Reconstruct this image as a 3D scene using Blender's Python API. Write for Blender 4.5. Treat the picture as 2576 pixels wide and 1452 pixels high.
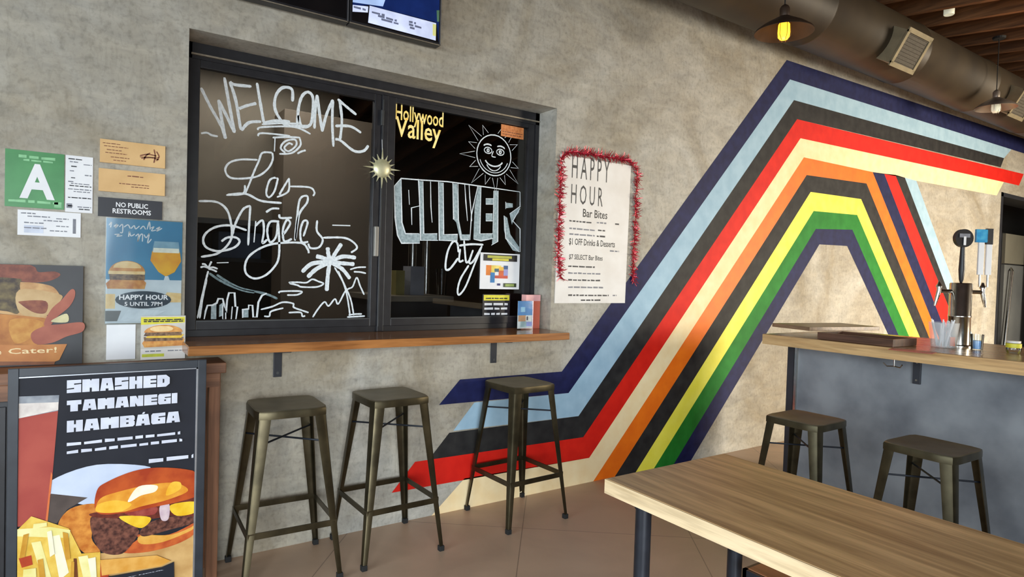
import bpy, bmesh, math, random
from mathutils import Vector, Matrix
random.seed(7)
SC = bpy.context.scene
COL = SC.collection
for o in list(bpy.data.objects): bpy.data.objects.remove(o)

# ------------------------------------------------------------------ camera
cam_d = bpy.data.cameras.new('camera'); cam = bpy.data.objects.new('camera', cam_d); COL.objects.link(cam)
KC = {'f': 1586.5269, 'loc': [0.0, -3.1364, 1.3742], 'r': [0.827559, -0.560563, 0.030267], 'u': [-0.01139, 0.037138, 0.999245], 'w': [0.561264, 0.827279, -0.024349]}
cam_d.sensor_fit = 'HORIZONTAL'; cam_d.sensor_width = 36.0
cam_d.lens = 36.0*KC['f']/2576.0; cam_d.clip_start = 0.05
R_, U_, W_ = Vector(KC['r']), Vector(KC['u']), Vector(KC['w'])
cam.matrix_world = Matrix(((R_.x, U_.x, -W_.x, KC['loc'][0]), (R_.y, U_.y, -W_.y, KC['loc'][1]), (R_.z, U_.z, -W_.z, KC['loc'][2]), (0, 0, 0, 1)))
SC.camera = cam

# ------------------------------------------------------------------ world, lights, exposure
wd = bpy.data.worlds.new('world'); SC.world = wd; wd.use_nodes = True
bg = wd.node_tree.nodes['Background']; bg.inputs[0].default_value = (0.80, 0.90, 1.0, 1); bg.inputs[1].default_value = 1.0
def area(name, loc, target, sx, sy, power, col, spread=180):
    l = bpy.data.lights.new(name, 'AREA'); l.shape = 'RECTANGLE'; l.size = sx; l.size_y = sy; l.energy = power; l.color = col; l.spread = math.radians(spread)
    o = bpy.data.objects.new(name, l); COL.objects.link(o); o.location = loc
    o.rotation_euler = (Vector(target)-Vector(loc)).to_track_quat('-Z', 'Y').to_euler(); return o
area('daylight_from_front_windows', (9.2, -6.9, 1.7), (7.4, 0, 0.2), 3.2, 2.6, 270, (1.0, 0.88, 0.69), 85)
area('daylight_from_side_doors', (-2.9, -2.5, 1.6), (3, -1.6, 1.0), 3.4, 2.6, 120, (0.76, 0.90, 1.0))
area('low_fill_light', (-1.2, -6.9, 1.35), (3.0, 0, -1.2), 3.4, 2.3, 100, (0.86, 0.94, 1.0), 80)  # added fill to lift the lower wall, poster, table and floor
area('kitchen_fill_light', (1.0, 1.3, 2.85), (1.0, 1.3, 0), 1.2, 0.3, 26, (1.0, 0.92, 0.8))  # unseen lamp added to brighten the kitchen behind the panes
def bulb(name, loc, power, col=(1.0, 0.66, 0.34), r=0.05):
    l = bpy.data.lights.new(name, 'POINT'); l.energy = power; l.color = col; l.shadow_soft_size = r
    o = bpy.data.objects.new(name, l); COL.objects.link(o); o.location = loc; return o
vs = SC.view_settings; vs.view_transform = 'Standard'; vs.look = 'None'; vs.exposure = 0.12; vs.gamma = 1.0; vs.use_curve_mapping = False

# ------------------------------------------------------------------ materials
def lin(c):
    out = []
    for v in c[:3]:
        v = v/255.0; out.append(v/12.92 if v <= 0.04045 else ((v+0.055)/1.055)**2.4)
    return (*out, 1.0)
MATS = {}
def pmat(name, c1, c2=None, scale=6.0, rough=0.6, metal=0.0, bump=0.0, stretch=None, detail=5.0, emit=0.0, lo=0.35, hi=0.65, spec=None, dist=0.0):
    if name in MATS: return MATS[name]
    m = bpy.data.materials.new(name); m.use_nodes = True; nt = m.node_tree; b = nt.nodes['Principled BSDF']
    b.inputs['Roughness'].default_value = rough; b.inputs['Metallic'].default_value = metal
    if spec is not None: b.inputs['Specular IOR Level'].default_value = spec
    tc = nt.nodes.new('ShaderNodeTexCoord'); mp = nt.nodes.new('ShaderNodeMapping'); nz = nt.nodes.new('ShaderNodeTexNoise')
    nt.links.new(tc.outputs['Object'], mp.inputs[0]); nt.links.new(mp.outputs[0], nz.inputs['Vector'])
    if stretch: mp.inputs['Scale'].default_value = stretch
    nz.inputs['Scale'].default_value = scale; nz.inputs['Detail'].default_value = detail; nz.inputs['Distortion'].default_value = dist
    rp = nt.nodes.new('ShaderNodeValToRGB'); rp.color_ramp.elements[0].position = lo; rp.color_ramp.elements[1].position = hi
    if c2 is None: c2 = tuple(min(255, v*1.06+2) for v in c1); c1 = tuple(v*0.95 for v in c1)
    rp.color_ramp.elements[0].color = lin(c1); rp.color_ramp.elements[1].color = lin(c2)
    nt.links.new(nz.outputs[0], rp.inputs[0]); nt.links.new(rp.outputs[0], b.inputs['Base Color'])
    if emit: nt.links.new(rp.outputs[0], b.inputs['Emission Color']); b.inputs['Emission Strength'].default_value = emit
    if bump:
        bp = nt.nodes.new('ShaderNodeBump'); bp.inputs['Strength'].default_value = bump; bp.inputs['Distance'].default_value = 0.01
        nt.links.new(nz.outputs[0], bp.inputs['Height']); nt.links.new(bp.outputs[0], b.inputs['Normal'])
    MATS[name] = m; return m
def plaster(name, base, dark, light):
    m = bpy.data.materials.new(name); m.use_nodes = True; nt = m.node_tree; b = nt.nodes['Principled BSDF']; L = nt.links
    b.inputs['Roughness'].default_value = 0.62
    tc = nt.nodes.new('ShaderNodeTexCoord')
    def noise(sc, det, dis, st=None, rough=0.6):
        mp = nt.nodes.new('ShaderNodeMapping'); n = nt.nodes.new('ShaderNodeTexNoise'); L.new(tc.outputs['Object'], mp.inputs[0]); L.new(mp.outputs[0], n.inputs['Vector'])
        if st: mp.inputs['Scale'].default_value = st; mp.inputs['Rotation'].default_value = (0, 0.5, 0)
        n.inputs['Scale'].default_value = sc; n.inputs['Detail'].default_value = det; n.inputs['Distortion'].default_value = dis; n.inputs['Roughness'].default_value = rough; return n
    def ramp(src, a, c, ca, cc):
        r = nt.nodes.new('ShaderNodeValToRGB'); r.color_ramp.elements[0].position = a; r.color_ramp.elements[1].position = c
        r.color_ramp.elements[0].color = ca; r.color_ramp.elements[1].color = cc; L.new(src, r.inputs[0]); return r
    def mix(bt, fac, a, c):
        x = nt.nodes.new('ShaderNodeMix'); x.data_type = 'RGBA'; x.blend_type = bt; x.inputs[0].default_value = fac; L.new(a, x.inputs[6]); L.new(c, x.inputs[7]); return x.outputs[2]
    n1 = noise(1.3, 6, 1.2); n2 = noise(5, 8, 0.8, (1.0, 1.0, 2.6)); n3 = noise(38, 6, 0.2); n4 = noise(9, 3, 2.5, (2.4, 1.0, 0.8))
    r1 = ramp(n1.outputs[0], 0.3, 0.7, lin(dark), lin(light))
    r2 = ramp(n2.outputs[0], 0.3, 0.72, (0.68, 0.68, 0.68, 1), (1.16, 1.14, 1.10, 1))
    r3 = ramp(n3.outputs[0], 0.33, 0.5, (0.74, 0.74, 0.73, 1), (1.0, 1.0, 1.0, 1))
    r4 = ramp(n4.outputs[0], 0.38, 0.5, (0.88, 0.88, 0.87, 1), (1.02, 1.02, 1.02, 1))
    c = mix('MULTIPLY', 0.75, r1.outputs[0], r2.outputs[0]); c = mix('MULTIPLY', 0.8, c, r3.outputs[0]); c = mix('MULTIPLY', 0.7, c, r4.outputs[0])
    L.new(c, b.inputs['Base Color'])
    bp = nt.nodes.new('ShaderNodeBump'); bp.inputs['Strength'].default_value = 0.18; bp.inputs['Distance'].default_value = 0.01
    L.new(n2.outputs[0], bp.inputs['Height']); L.new(bp.outputs[0], b.inputs['Normal']); MATS[name] = m; return m
def wood(name, dark, light, axis='Y', rough=0.38, sc=1.0):
    m = bpy.data.materials.new(name); m.use_nodes = True; nt = m.node_tree; b = nt.nodes['Principled BSDF']; L = nt.links
    b.inputs['Roughness'].default_value = rough
    tc = nt.nodes.new('ShaderNodeTexCoord'); st = {'X': (0.6, 9, 9), 'Y': (9, 0.6, 9), 'Z': (9, 9, 0.6)}[axis]
    def noise(s, det, dis):
        mp = nt.nodes.new('ShaderNodeMapping'); n = nt.nodes.new('ShaderNodeTexNoise'); mp.inputs['Scale'].default_value = tuple(v*sc for v in st)
        L.new(tc.outputs['Object'], mp.inputs[0]); L.new(mp.outputs[0], n.inputs['Vector']); n.inputs['Scale'].default_value = s; n.inputs['Detail'].default_value = det; n.inputs['Distortion'].default_value = dis; return n
    n1 = noise(1.6, 6, 1.6); n2 = noise(9, 4, 0.3); n0 = noise(0.35, 2, 0.5)
    r = nt.nodes.new('ShaderNodeValToRGB'); e = r.color_ramp.elements; e[0].position = 0.3; e[1].position = 0.68; e[0].color = lin(dark); e[1].color = lin(light); L.new(n1.outputs[0], r.inputs[0])
    r2 = nt.nodes.new('ShaderNodeValToRGB'); e = r2.color_ramp.elements; e[0].position = 0.38; e[1].position = 0.55; e[0].color = (0.72, 0.70, 0.68, 1); e[1].color = (1, 1, 1, 1); L.new(n2.outputs[0], r2.inputs[0])
    r0 = nt.nodes.new('ShaderNodeValToRGB'); e = r0.color_ramp.elements; e[0].position = 0.35; e[1].position = 0.65; e[0].color = (0.8, 0.78, 0.76, 1); e[1].color = (1.1, 1.08, 1.04, 1); L.new(n0.outputs[0], r0.inputs[0])
    x = nt.nodes.new('ShaderNodeMix'); x.data_type = 'RGBA'; x.blend_type = 'MULTIPLY'; x.inputs[0].default_value = 0.7; L.new(r.outputs[0], x.inputs[6]); L.new(r2.outputs[0], x.inputs[7])
    y = nt.nodes.new('ShaderNodeMix'); y.data_type = 'RGBA'; y.blend_type = 'MULTIPLY'; y.inputs[0].default_value = 0.9; L.new(x.outputs[2], y.inputs[6]); L.new(r0.outputs[0], y.inputs[7])
    L.new(y.outputs[2], b.inputs['Base Color']); MATS[name] = m; return m
def glass(name, tint, refl=1.0, rough=0.02, ior=1.45):
    m = bpy.data.materials.new(name); m.use_nodes = True; nt = m.node_tree; L = nt.links; nt.nodes.remove(nt.nodes['Principled BSDF']); out = nt.nodes['Material Output']
    t = nt.nodes.new('ShaderNodeBsdfTransparent'); t.inputs[0].default_value = (*tint, 1)
    g = nt.nodes.new('ShaderNodeBsdfGlossy'); g.inputs['Roughness'].default_value = rough; g.inputs[0].default_value = (refl, refl, refl, 1)
    f = nt.nodes.new('ShaderNodeFresnel'); f.inputs[0].default_value = ior; mx = nt.nodes.new('ShaderNodeMixShader')
    L.new(f.outputs[0], mx.inputs[0]); L.new(t.outputs[0], mx.inputs[1]); L.new(g.outputs[0], mx.inputs[2]); L.new(mx.outputs[0], out.inputs[0]); MATS[name] = m; return m
def emitter(name, col, s):
    m = bpy.data.materials.new(name); m.use_nodes = True; b = m.node_tree.nodes['Principled BSDF']; b.inputs['Base Color'].default_value = lin(col)
    b.inputs['Emission Color'].default_value = lin(col); b.inputs['Emission Strength'].default_value = s; MATS[name] = m; return m

M = dict(
    wall=plaster('concrete_plaster', (170, 165, 152), (150, 139, 118), (190, 187, 178)),
    jamb=pmat('jamb_plaster', (172, 176, 166), (190, 192, 180), 5, 0.6),
    floor=None,
    black=pmat('black_frame', (26, 26, 30), (34, 34, 38), 20, 0.38),
    iron=pmat('black_iron', (24, 28, 36), (38, 42, 50), 14, 0.35, 0.3),
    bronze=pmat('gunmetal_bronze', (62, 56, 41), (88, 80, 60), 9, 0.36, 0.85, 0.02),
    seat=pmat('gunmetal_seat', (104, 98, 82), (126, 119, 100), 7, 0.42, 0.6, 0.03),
    rubber=pmat('rubber', (22, 22, 22), None, 10, 0.8),
    oakx=wood('shelf_wood', (120, 74, 40), (182, 124, 72), 'X', 0.2),
    oaky=wood('table_wood', (160, 124, 82), (224, 184, 132), 'Y', 0.42),
    edge=wood('table_edge_wood', (206, 180, 138), (236, 214, 176), 'Y', 0.5),
    bar=wood('counter_wood', (150, 116, 78), (196, 160, 116), 'Y', 0.25),
    baredge=wood('counter_edge_wood', (190, 150, 98), (222, 186, 132), 'Y', 0.5),
    console=wood('console_wood', (104, 68, 46), (150, 104, 74), 'X', 0.5),
    consolez=wood('console_leg_wood', (110, 74, 50), (156, 108, 78), 'Z', 0.5),
    joist=wood('joist_wood', (92, 60, 34), (152, 104, 64), 'Y', 0.7),
    deck=wood('deck_wood', (52, 36, 26), (84, 60, 42), 'X', 0.8),
    steel=pmat('brushed_steel', (186, 182, 174), (206, 202, 194), 30, 0.22, 1.0),
    darksteel=pmat('dark_steel', (70, 72, 74), (92, 94, 94), 4, 0.4, 0.6),
    duct=pmat('painted_duct', (52, 44, 34), (68, 58, 43), 2.5, 0.5, 0.2),
    grille=pmat('grille_metal', (136, 126, 100), (152, 140, 112), 12, 0.5, 0.3),
    grilledark=pmat('grille_dark_mesh', (72, 66, 56), (90, 84, 72), 60, 0.7),  # dark mesh, the grille's own colour
    panel=pmat('slate_panel', (100, 104, 110), (138, 142, 146), 3.2, 0.5, 0, 0.05, detail=9),
    trimdark=pmat('dark_trim', (40, 42, 48), None, 8, 0.4),
    white=pmat('white_paper', (226, 226, 228), (238, 238, 238), 6, 0.55),
    paperwarm=pmat('warm_paper', (226, 220, 212), (236, 232, 226), 6, 0.55),
    greentag=pmat('green_card', (52, 128, 66), (66, 144, 78), 8, 0.35),
    greenlight=pmat('pale_green_print', (130, 190, 136), None, 40, 0.4),
    tan=pmat('tan_card', (206, 164, 106), (222, 182, 124), 8, 0.5),
    tandark=pmat('brown_print', (124, 70, 44), None, 40, 0.5),
    ink=pmat('black_ink', (30, 30, 34), None, 20, 0.5),
    inkgrey=pmat('grey_ink', (120, 122, 130), None, 40, 0.5),
    blackcard=pmat('black_card', (30, 30, 36), None, 10, 0.4),
    chalk=pmat('chalk_white', (206, 214, 218), (232, 238, 240), 90, 0.8),
    chalkgrey=pmat('chalk_grey', (134, 150, 154), (168, 184, 188), 70, 0.8),
    chalkdim=pmat('chalk_faint', (92, 112, 116), (126, 146, 150), 70, 0.8),
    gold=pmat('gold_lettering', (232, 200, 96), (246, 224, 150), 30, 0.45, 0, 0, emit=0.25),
    ornament=pmat('cream_metal', (196, 192, 150), (222, 218, 182), 20, 0.35, 0.5),
    orangelabel=pmat('orange_label', (196, 112, 56), (220, 142, 84), 60, 0.5),
    yellow=pmat('yellow_print', (214, 204, 40), (230, 220, 70), 30, 0.5),
    navy=pmat('navy_paint', (16, 20, 62), (26, 32, 78), 14, 0.6, spec=0.3),
    lblue=pmat('light_blue_paint', (150, 182, 202), (164, 194, 212), 10, 0.6, spec=0.3),
    blackp=pmat('black_paint', (30, 29, 30), (46, 45, 44), 12, 0.6, spec=0.3),
    redp=pmat('red_paint', (206, 24, 12), (220, 34, 18), 10, 0.6, spec=0.3),
    cream=pmat('cream_paint', (244, 216, 164), (250, 228, 182), 10, 0.6, spec=0.3),
    orangep=pmat('orange_paint', (232, 106, 6), (242, 118, 12), 10, 0.5),
    yellowp=pmat('yellow_paint', (244, 232, 70), (250, 240, 92), 10, 0.5),
    greenp=pmat('green_paint', (22, 112, 32), (34, 126, 42), 10, 0.6, spec=0.3),
    pane=glass('window_glass', (0.62, 0.63, 0.64), 1.0, 0.01),
    frost=None, clear=glass('clear_plastic', (0.93, 0.95, 0.95), 1.0, 0.06),
    bulb=emitter('lit_amber_glass', (255, 176, 40), 3.0),
    bulbdim=pmat('frosted_glass', (220, 220, 196), None, 10, 0.3, emit=0.35),
    shade=pmat('lamp_shade_brown', (58, 44, 34), (76, 58, 44), 8, 0.5, 0.4),
    shadelight=pmat('lamp_shade_grey', (128, 118, 108), (146, 134, 122), 8, 0.4, 0.5),
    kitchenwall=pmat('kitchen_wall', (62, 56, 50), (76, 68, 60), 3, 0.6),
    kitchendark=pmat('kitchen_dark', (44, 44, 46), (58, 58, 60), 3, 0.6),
    hood=pmat('warm_grey_steel', (134, 126, 114), (150, 142, 128), 2, 0.45, 0.4),
    nearwall=pmat('near_wall_paint', (120, 112, 102), (134, 126, 114), 2, 0.8),
    tinsel=pmat('red_tinsel', (150, 16, 34), (216, 60, 80), 120, 0.25, 0.5),
    screen=pmat('dark_screen', (16, 16, 18), None, 8, 0.15),
)
def tile_floor():
    m = bpy.data.materials.new('stone_floor'); m.use_nodes = True; nt = m.node_tree; b = nt.nodes['Principled BSDF']; L = nt.links
    tc = nt.nodes.new('ShaderNodeTexCoord'); mp = nt.nodes.new('ShaderNodeMapping'); L.new(tc.outputs['Object'], mp.inputs[0]); mp.inputs['Rotation'].default_value = (0, 0, math.radians(38))
    br = nt.nodes.new('ShaderNodeTexBrick'); L.new(mp.outputs[0], br.inputs['Vector']); br.inputs['Scale'].default_value = 1.0; br.offset = 0.0
    br.inputs['Brick Width'].default_value = 0.9; br.inputs['Row Height'].default_value = 0.9; br.inputs['Mortar Size'].default_value = 0.003; br.inputs['Mortar Smooth'].default_value = 0.3
    br.inputs['Color1'].default_value = lin((194, 164, 138)); br.inputs['Color2'].default_value = lin((188, 158, 133)); br.inputs['Mortar'].default_value = lin((150, 126, 106))
    n = nt.nodes.new('ShaderNodeTexNoise'); L.new(tc.outputs['Object'], n.inputs['Vector']); n.inputs['Scale'].default_value = 2.2; n.inputs['Detail'].default_value = 9; n.inputs['Distortion'].default_value = 0.6
    r = nt.nodes.new('ShaderNodeValToRGB'); e = r.color_ramp.elements; e[0].position = 0.3; e[1].position = 0.7; e[0].color = (0.78, 0.77, 0.76, 1); e[1].color = (1.12, 1.1, 1.08, 1); L.new(n.outputs[0], r.inputs[0])
    x = nt.nodes.new('ShaderNodeMix'); x.data_type = 'RGBA'; x.blend_type = 'MULTIPLY'; x.inputs[0].default_value = 0.8; L.new(br.outputs[0], x.inputs[6]); L.new(r.outputs[0], x.inputs[7]); L.new(x.outputs[2], b.inputs['Base Color'])
    b.inputs['Roughness'].default_value = 0.42; return m
M['floor'] = tile_floor()
def frosted(name, col, clear_):
    m = bpy.data.materials.new(name); m.use_nodes = True; nt = m.node_tree; L = nt.links; b = nt.nodes['Principled BSDF']; out = nt.nodes['Material Output']
    b.inputs['Base Color'].default_value = lin(col); b.inputs['Roughness'].default_value = 0.25
    t = nt.nodes.new('ShaderNodeBsdfTransparent'); mx = nt.nodes.new('ShaderNodeMixShader'); mx.inputs[0].default_value = 1-clear_
    L.new(t.outputs[0], mx.inputs[1]); L.new(b.outputs[0], mx.inputs[2]); L.new(mx.outputs[0], out.inputs[0]); return m
M['frost'] = frosted('frosted_plastic', (232, 236, 238), 0.74)

# ------------------------------------------------------------------ builders
class MB:
    def __init__(s): s.bm = bmesh.new(); s.mats = []
    def mi(s, m):
        if m not in s.mats: s.mats.append(m)
        return s.mats.index(m)
    def face(s, pts, m):
        try: f = s.bm.faces.new([s.bm.verts.new(p) for p in pts])
        except ValueError: return
        f.material_index = s.mi(m); return f
    def box(s, a, b, m, bev=0.0):
        x0, y0, z0 = (min(a[i], b[i]) for i in range(3)); x1, y1, z1 = (max(a[i], b[i]) for i in range(3))
        v = [s.bm.verts.new(p) for p in ((x0,y0,z0),(x1,y0,z0),(x1,y1,z0),(x0,y1,z0),(x0,y0,z1),(x1,y0,z1),(x1,y1,z1),(x0,y1,z1))]
        fs = [s.bm.faces.new([v[i] for i in q]) for q in ((3,2,1,0),(4,5,6,7),(0,1,5,4),(1,2,6,5),(2,3,7,6),(3,0,4,7))]
        k = s.mi(m)
        for f in fs: f.material_index = k
        if bev:
            es = list({e for f in fs for e in f.edges}); r = bmesh.ops.bevel(s.bm, geom=es, offset=bev, segments=2, affect='EDGES', profile=0.6)
            for f in r['faces']: f.material_index = k
        return s
    def obox(s, base, u, v, w, m, bev=0.0):
        # box from a corner along three vectors
        b, u, v, w = map(Vector, (base, u, v, w)); P = [b, b+u, b+u+v, b+v, b+w, b+u+w, b+u+v+w, b+v+w]
        vv = [s.bm.verts.new(p) for p in P]; k = s.mi(m)
        fs = [s.bm.faces.new([vv[i] for i in q]) for q in ((3,2,1,0),(4,5,6,7),(0,1,5,4),(1,2,6,5),(2,3,7,6),(3,0,4,7))]
        for f in fs: f.material_index = k
        bmesh.ops.recalc_face_normals(s.bm, faces=fs)
        if bev:
            r = bmesh.ops.bevel(s.bm, geom=list({e for f in fs for e in f.edges}), offset=bev, segments=2, affect='EDGES', profile=0.6)
            for f in r['faces']: f.material_index = k
        return s
    def tube(s, pts, r, m, n=10, caps=True):
        pts = [Vector(p) for p in pts]; rs = r if isinstance(r, (list, tuple)) else [r]*len(pts); rings = []; k = s.mi(m); up = None
        for i, p in enumerate(pts):
            d = (pts[min(i+1, len(pts)-1)]-pts[max(i-1, 0)]).normalized()
            a = Vector((0, 0, 1)) if abs(d.z) < 0.9 else Vector((1, 0, 0))
            if up is not None: a = up
            x = d.cross(a)
            if x.length < 1e-5: x = d.cross(Vector((0, 1, 0)))
            x.normalize(); y = x.cross(d).normalized(); up = y
            rings.append([s.bm.verts.new(p+x*(rs[i]*math.cos(t))+y*(rs[i]*math.sin(t))) for t in [2*math.pi*j/n for j in range(n)]])
        fs = []
        for A, B in zip(rings, rings[1:]):
            for j in range(n): fs.append(s.bm.faces.new((A[j], A[(j+1) % n], B[(j+1) % n], B[j])))
        if caps: fs.append(s.bm.faces.new(rings[0][::-1])); fs.append(s.bm.faces.new(rings[-1]))
        for f in fs: f.material_index = k
        bmesh.ops.recalc_face_normals(s.bm, faces=fs); return s
    def lathe(s, c, prof, m, n=32, axis='Z', close=False):
        # profile of (radius, height) about a vertical axis through c
        c = Vector(c); k = s.mi(m); rings = []
        for r, h in prof:
            rings.append([s.bm.verts.new(c+Vector((r*math.cos(t), r*math.sin(t), h))) for t in [2*math.pi*j/n for j in range(n)]])
        fs = []
        for A, B in zip(rings, rings[1:]):
            for j in range(n): fs.append(s.bm.faces.new((A[j], A[(j+1) % n], B[(j+1) % n], B[j])))
        if close:
            for j in range(n): fs.append(s.bm.faces.new((rings[-1][j], rings[-1][(j+1) % n], rings[0][(j+1) % n], rings[0][j])))
        else:
            if prof[0][0] > 1e-4: fs.append(s.bm.faces.new(rings[0][::-1]))
            if prof[-1][0] > 1e-4: fs.append(s.bm.faces.new(rings[-1]))
        for f in fs: f.material_index = k
        bmesh.ops.recalc_face_normals(s.bm, faces=fs); return s
    def poly(s, pts, y, m):
        # flat shape of (x, z) points facing the room, on the plane at this y
        a = sum(pts[i][0]*pts[(i+1) % len(pts)][1]-pts[(i+1) % len(pts)][0]*pts[i][1] for i in range(len(pts)))
        if a < 0: pts = pts[::-1]
        return s.face([(x, y, z) for x, z in pts], m)
    def ribbon(s, pts, w, y, m, smooth=True, jit=0.12, taper=True):
        # painted or chalked stroke along (x, z) points on the plane at this y
        if smooth and len(pts) > 2:
            P = [Vector((a, b)) for a, b in pts]; out = []
            for i in range(len(P)-1):
                p0, p1, p2, p3 = P[max(i-1, 0)], P[i], P[i+1], P[min(i+2, len(P)-1)]
                for j in range(7):
                    t = j/7; out.append(0.5*((2*p1)+(p2-p0)*t+(2*p0-5*p1+4*p2-p3)*t*t+(3*p1-p0-3*p2+p3)*t**3))
            out.append(P[-1]); P = out
        else: P = [Vector((a, b)) for a, b in pts]
        L, Rr = [], []
        for i, p in enumerate(P):
            d = P[min(i+1, len(P)-1)]-P[max(i-1, 0)]
            if d.length < 1e-7: d = Vector((1, 0))
            n = Vector((-d.y, d.x)).normalized(); k = w/2*(1+random.uniform(-jit, jit))
            if taper and (i == 0 or i == len(P)-1): k *= 0.55
            L.append(p+n*k); Rr.append(p-n*k)
        for i in range(len(P)-1):
            q = [L[i], Rr[i], Rr[i+1], L[i+1]]; s.poly([(v.x, v.y) for v in q], y, m)
        return s
    def build(s, name, parent=None, smooth=False, angle=40):
        me = bpy.data.meshes.new(name)
        if parent is not None: bmesh.ops.translate(s.bm, verts=s.bm.verts, vec=-parent_world(parent))
        s.bm.to_mesh(me); s.bm.free()
        for m in s.mats: me.materials.append(m)
        if smooth:
            for p in me.polygons: p.use_smooth = True
            me.set_sharp_from_angle(angle=math.radians(angle))
        o = bpy.data.objects.new(name, me); COL.objects.link(o)
        if parent is not None: o.parent = parent
        return o
def parent_world(o):
    v = Vector(o.location)
    while o.parent: o = o.parent; v += Vector(o.location)
    return v
def tag(o, label, cat, group=None):
    o['label'] = label; o['category'] = cat
    if group: o['group'] = group
    return o
def thing(name, loc, label, cat, group=None):
    o = bpy.data.objects.new(name, None); o.empty_display_size = 0.1; COL.objects.link(o); o.location = loc
    return tag(o, label, cat, group)
def struct(o): o['kind'] = 'structure'; return o
def grid_text(body, bold=0.0, spacing=1.0, align='LEFT', line=1.0):
    cu = bpy.data.curves.new('lettering', 'FONT'); cu.body = body; cu.offset = bold; cu.space_character = spacing; cu.align_x = align; cu.space_line = line; cu.resolution_u = 2
    t = bpy.data.objects.new('lettering', cu); COL.objects.link(t); bpy.context.view_layer.update()
    me = bpy.data.meshes.new_from_object(t.evaluated_get(bpy.context.evaluated_depsgraph_get()))
    bpy.data.objects.remove(t); bpy.data.curves.remove(cu); return me
def text(mb, body, p0, p1, y, m, bold=0.0, align='LEFT', spacing=1.0, line=1.0, tilt=0.0):
    # lettering fitted between lower left p0 and upper right p1 (x, z), facing the room
    me = grid_text(body, bold, spacing, align, line)
    if not me.vertices: return
    xs = [v.co.x for v in me.vertices]; ys = [v.co.y for v in me.vertices]; x0, x1, y0, y1 = min(xs), max(xs), min(ys), max(ys)
    k = mb.mi(m); vv = []
    for v in me.vertices:
        a = (v.co.x-x0)/(x1-x0); b = (v.co.y-y0)/max(y1-y0, 1e-6)
        vv.append(mb.bm.verts.new((p0[0]+(p1[0]-p0[0])*a, y, p0[1]+(p1[1]-p0[1])*b+tilt*a)))
    for p in me.polygons:
        try: f = mb.bm.faces.new([vv[i] for i in p.vertices]); f.material_index = k
        except ValueError: pass
    bpy.data.meshes.remove(me)
def greek(mb, x0, x1, z, h, y, m, seed=0):
    # a line of print too small to read: a run of short word-length marks
    rr = random.Random(seed); x = x0
    while x < x1:
        w = min(rr.uniform(1.6, 5.0)*h, x1-x)
        if w > 0.4*h: mb.poly([(x, z), (x+w, z), (x+w, z+h*rr.uniform(0.7, 1.0)), (x, z+h*rr.uniform(0.7, 1.0))], y, m)
        x += w+h*0.7

# ================================================================== the setting
m = MB(); m.box((-3.2, -7.2, -0.1), (13.2, 3.6, 0), M['floor']); struct(m.build('floor'))
WT = 0.30; WX0, WX1, WZ0, WZ1 = 0.370, 2.426, 1.0, 2.41; DX0, DX1, DZ1 = 9.47, 11.8, 2.573; TOP = 4.5
m = MB(); w = M['wall']
for x0, x1, z0, z1 in ((-3.2, WX0, 0, TOP), (WX0, WX1, 0, WZ0), (WX0, WX1, WZ1, TOP), (WX1, DX0, 0, TOP), (DX0, DX1, DZ1, TOP), (DX1, 13.2, 0, TOP)):
    m.box((x0, 0, z0), (x1, WT, z1), w)
struct(m.build('wall_far'))
m = MB(); nw = M['nearwall']
for x0, x1, z0, z1 in ((-3.2, -2.95, 0, TOP), (-2.95, 0.55, 0, 0.15), (-2.95, 0.55, 2.6, TOP), (0.55, 7.5, 0, TOP), (7.5, 11.0, 0, 0.25), (7.5, 11.0, 3.1, TOP), (11.0, 13.2, 0, TOP)): m.box((x0, -7.2, z0), (x1, -7.0, z1), nw)
struct(m.build('wall_near'))
m = MB()
for y0, y1, z0, z1 in ((-7.2, -4.4, 0, TOP), (-4.4, -0.6, 3.0, TOP), (-0.6, 0.3, 0, TOP)): m.box((-3.2, y0, z0), (-3.0, y1, z1), nw)
struct(m.build('wall_left'))
m = MB(); m.box((13.0, -7.2, 0), (13.2, 3.6, TOP), nw); struct(m.build('wall_right'))
# kitchen shell behind the wall
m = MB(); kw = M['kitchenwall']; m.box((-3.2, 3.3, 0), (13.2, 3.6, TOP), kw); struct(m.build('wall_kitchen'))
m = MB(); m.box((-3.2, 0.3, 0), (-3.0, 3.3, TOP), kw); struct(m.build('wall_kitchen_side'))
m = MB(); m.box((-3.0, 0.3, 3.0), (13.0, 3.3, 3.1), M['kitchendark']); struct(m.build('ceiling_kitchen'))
# timber ceiling: deck carried by joists that run square to the wall
CZ = 3.86; CS = 0.13
m = MB(); m.obox((-3.2, -7.2, CZ+0.25-7.2*CS), (16.4, 0, 0), (0, 7.5, 7.5*CS), (0, 0, 0.08), M['deck']); struct(m.build('ceiling'))
jx = -2.9
while jx < 13.0:
    m = MB(); m.obox((jx, -7.1, CZ-7.1*CS), (0.05, 0, 0), (0, 7.1, 7.1*CS), (0, 0, 0.252), M['joist']); struct(m.build('ceiling_joist')); jx += 0.41

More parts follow.
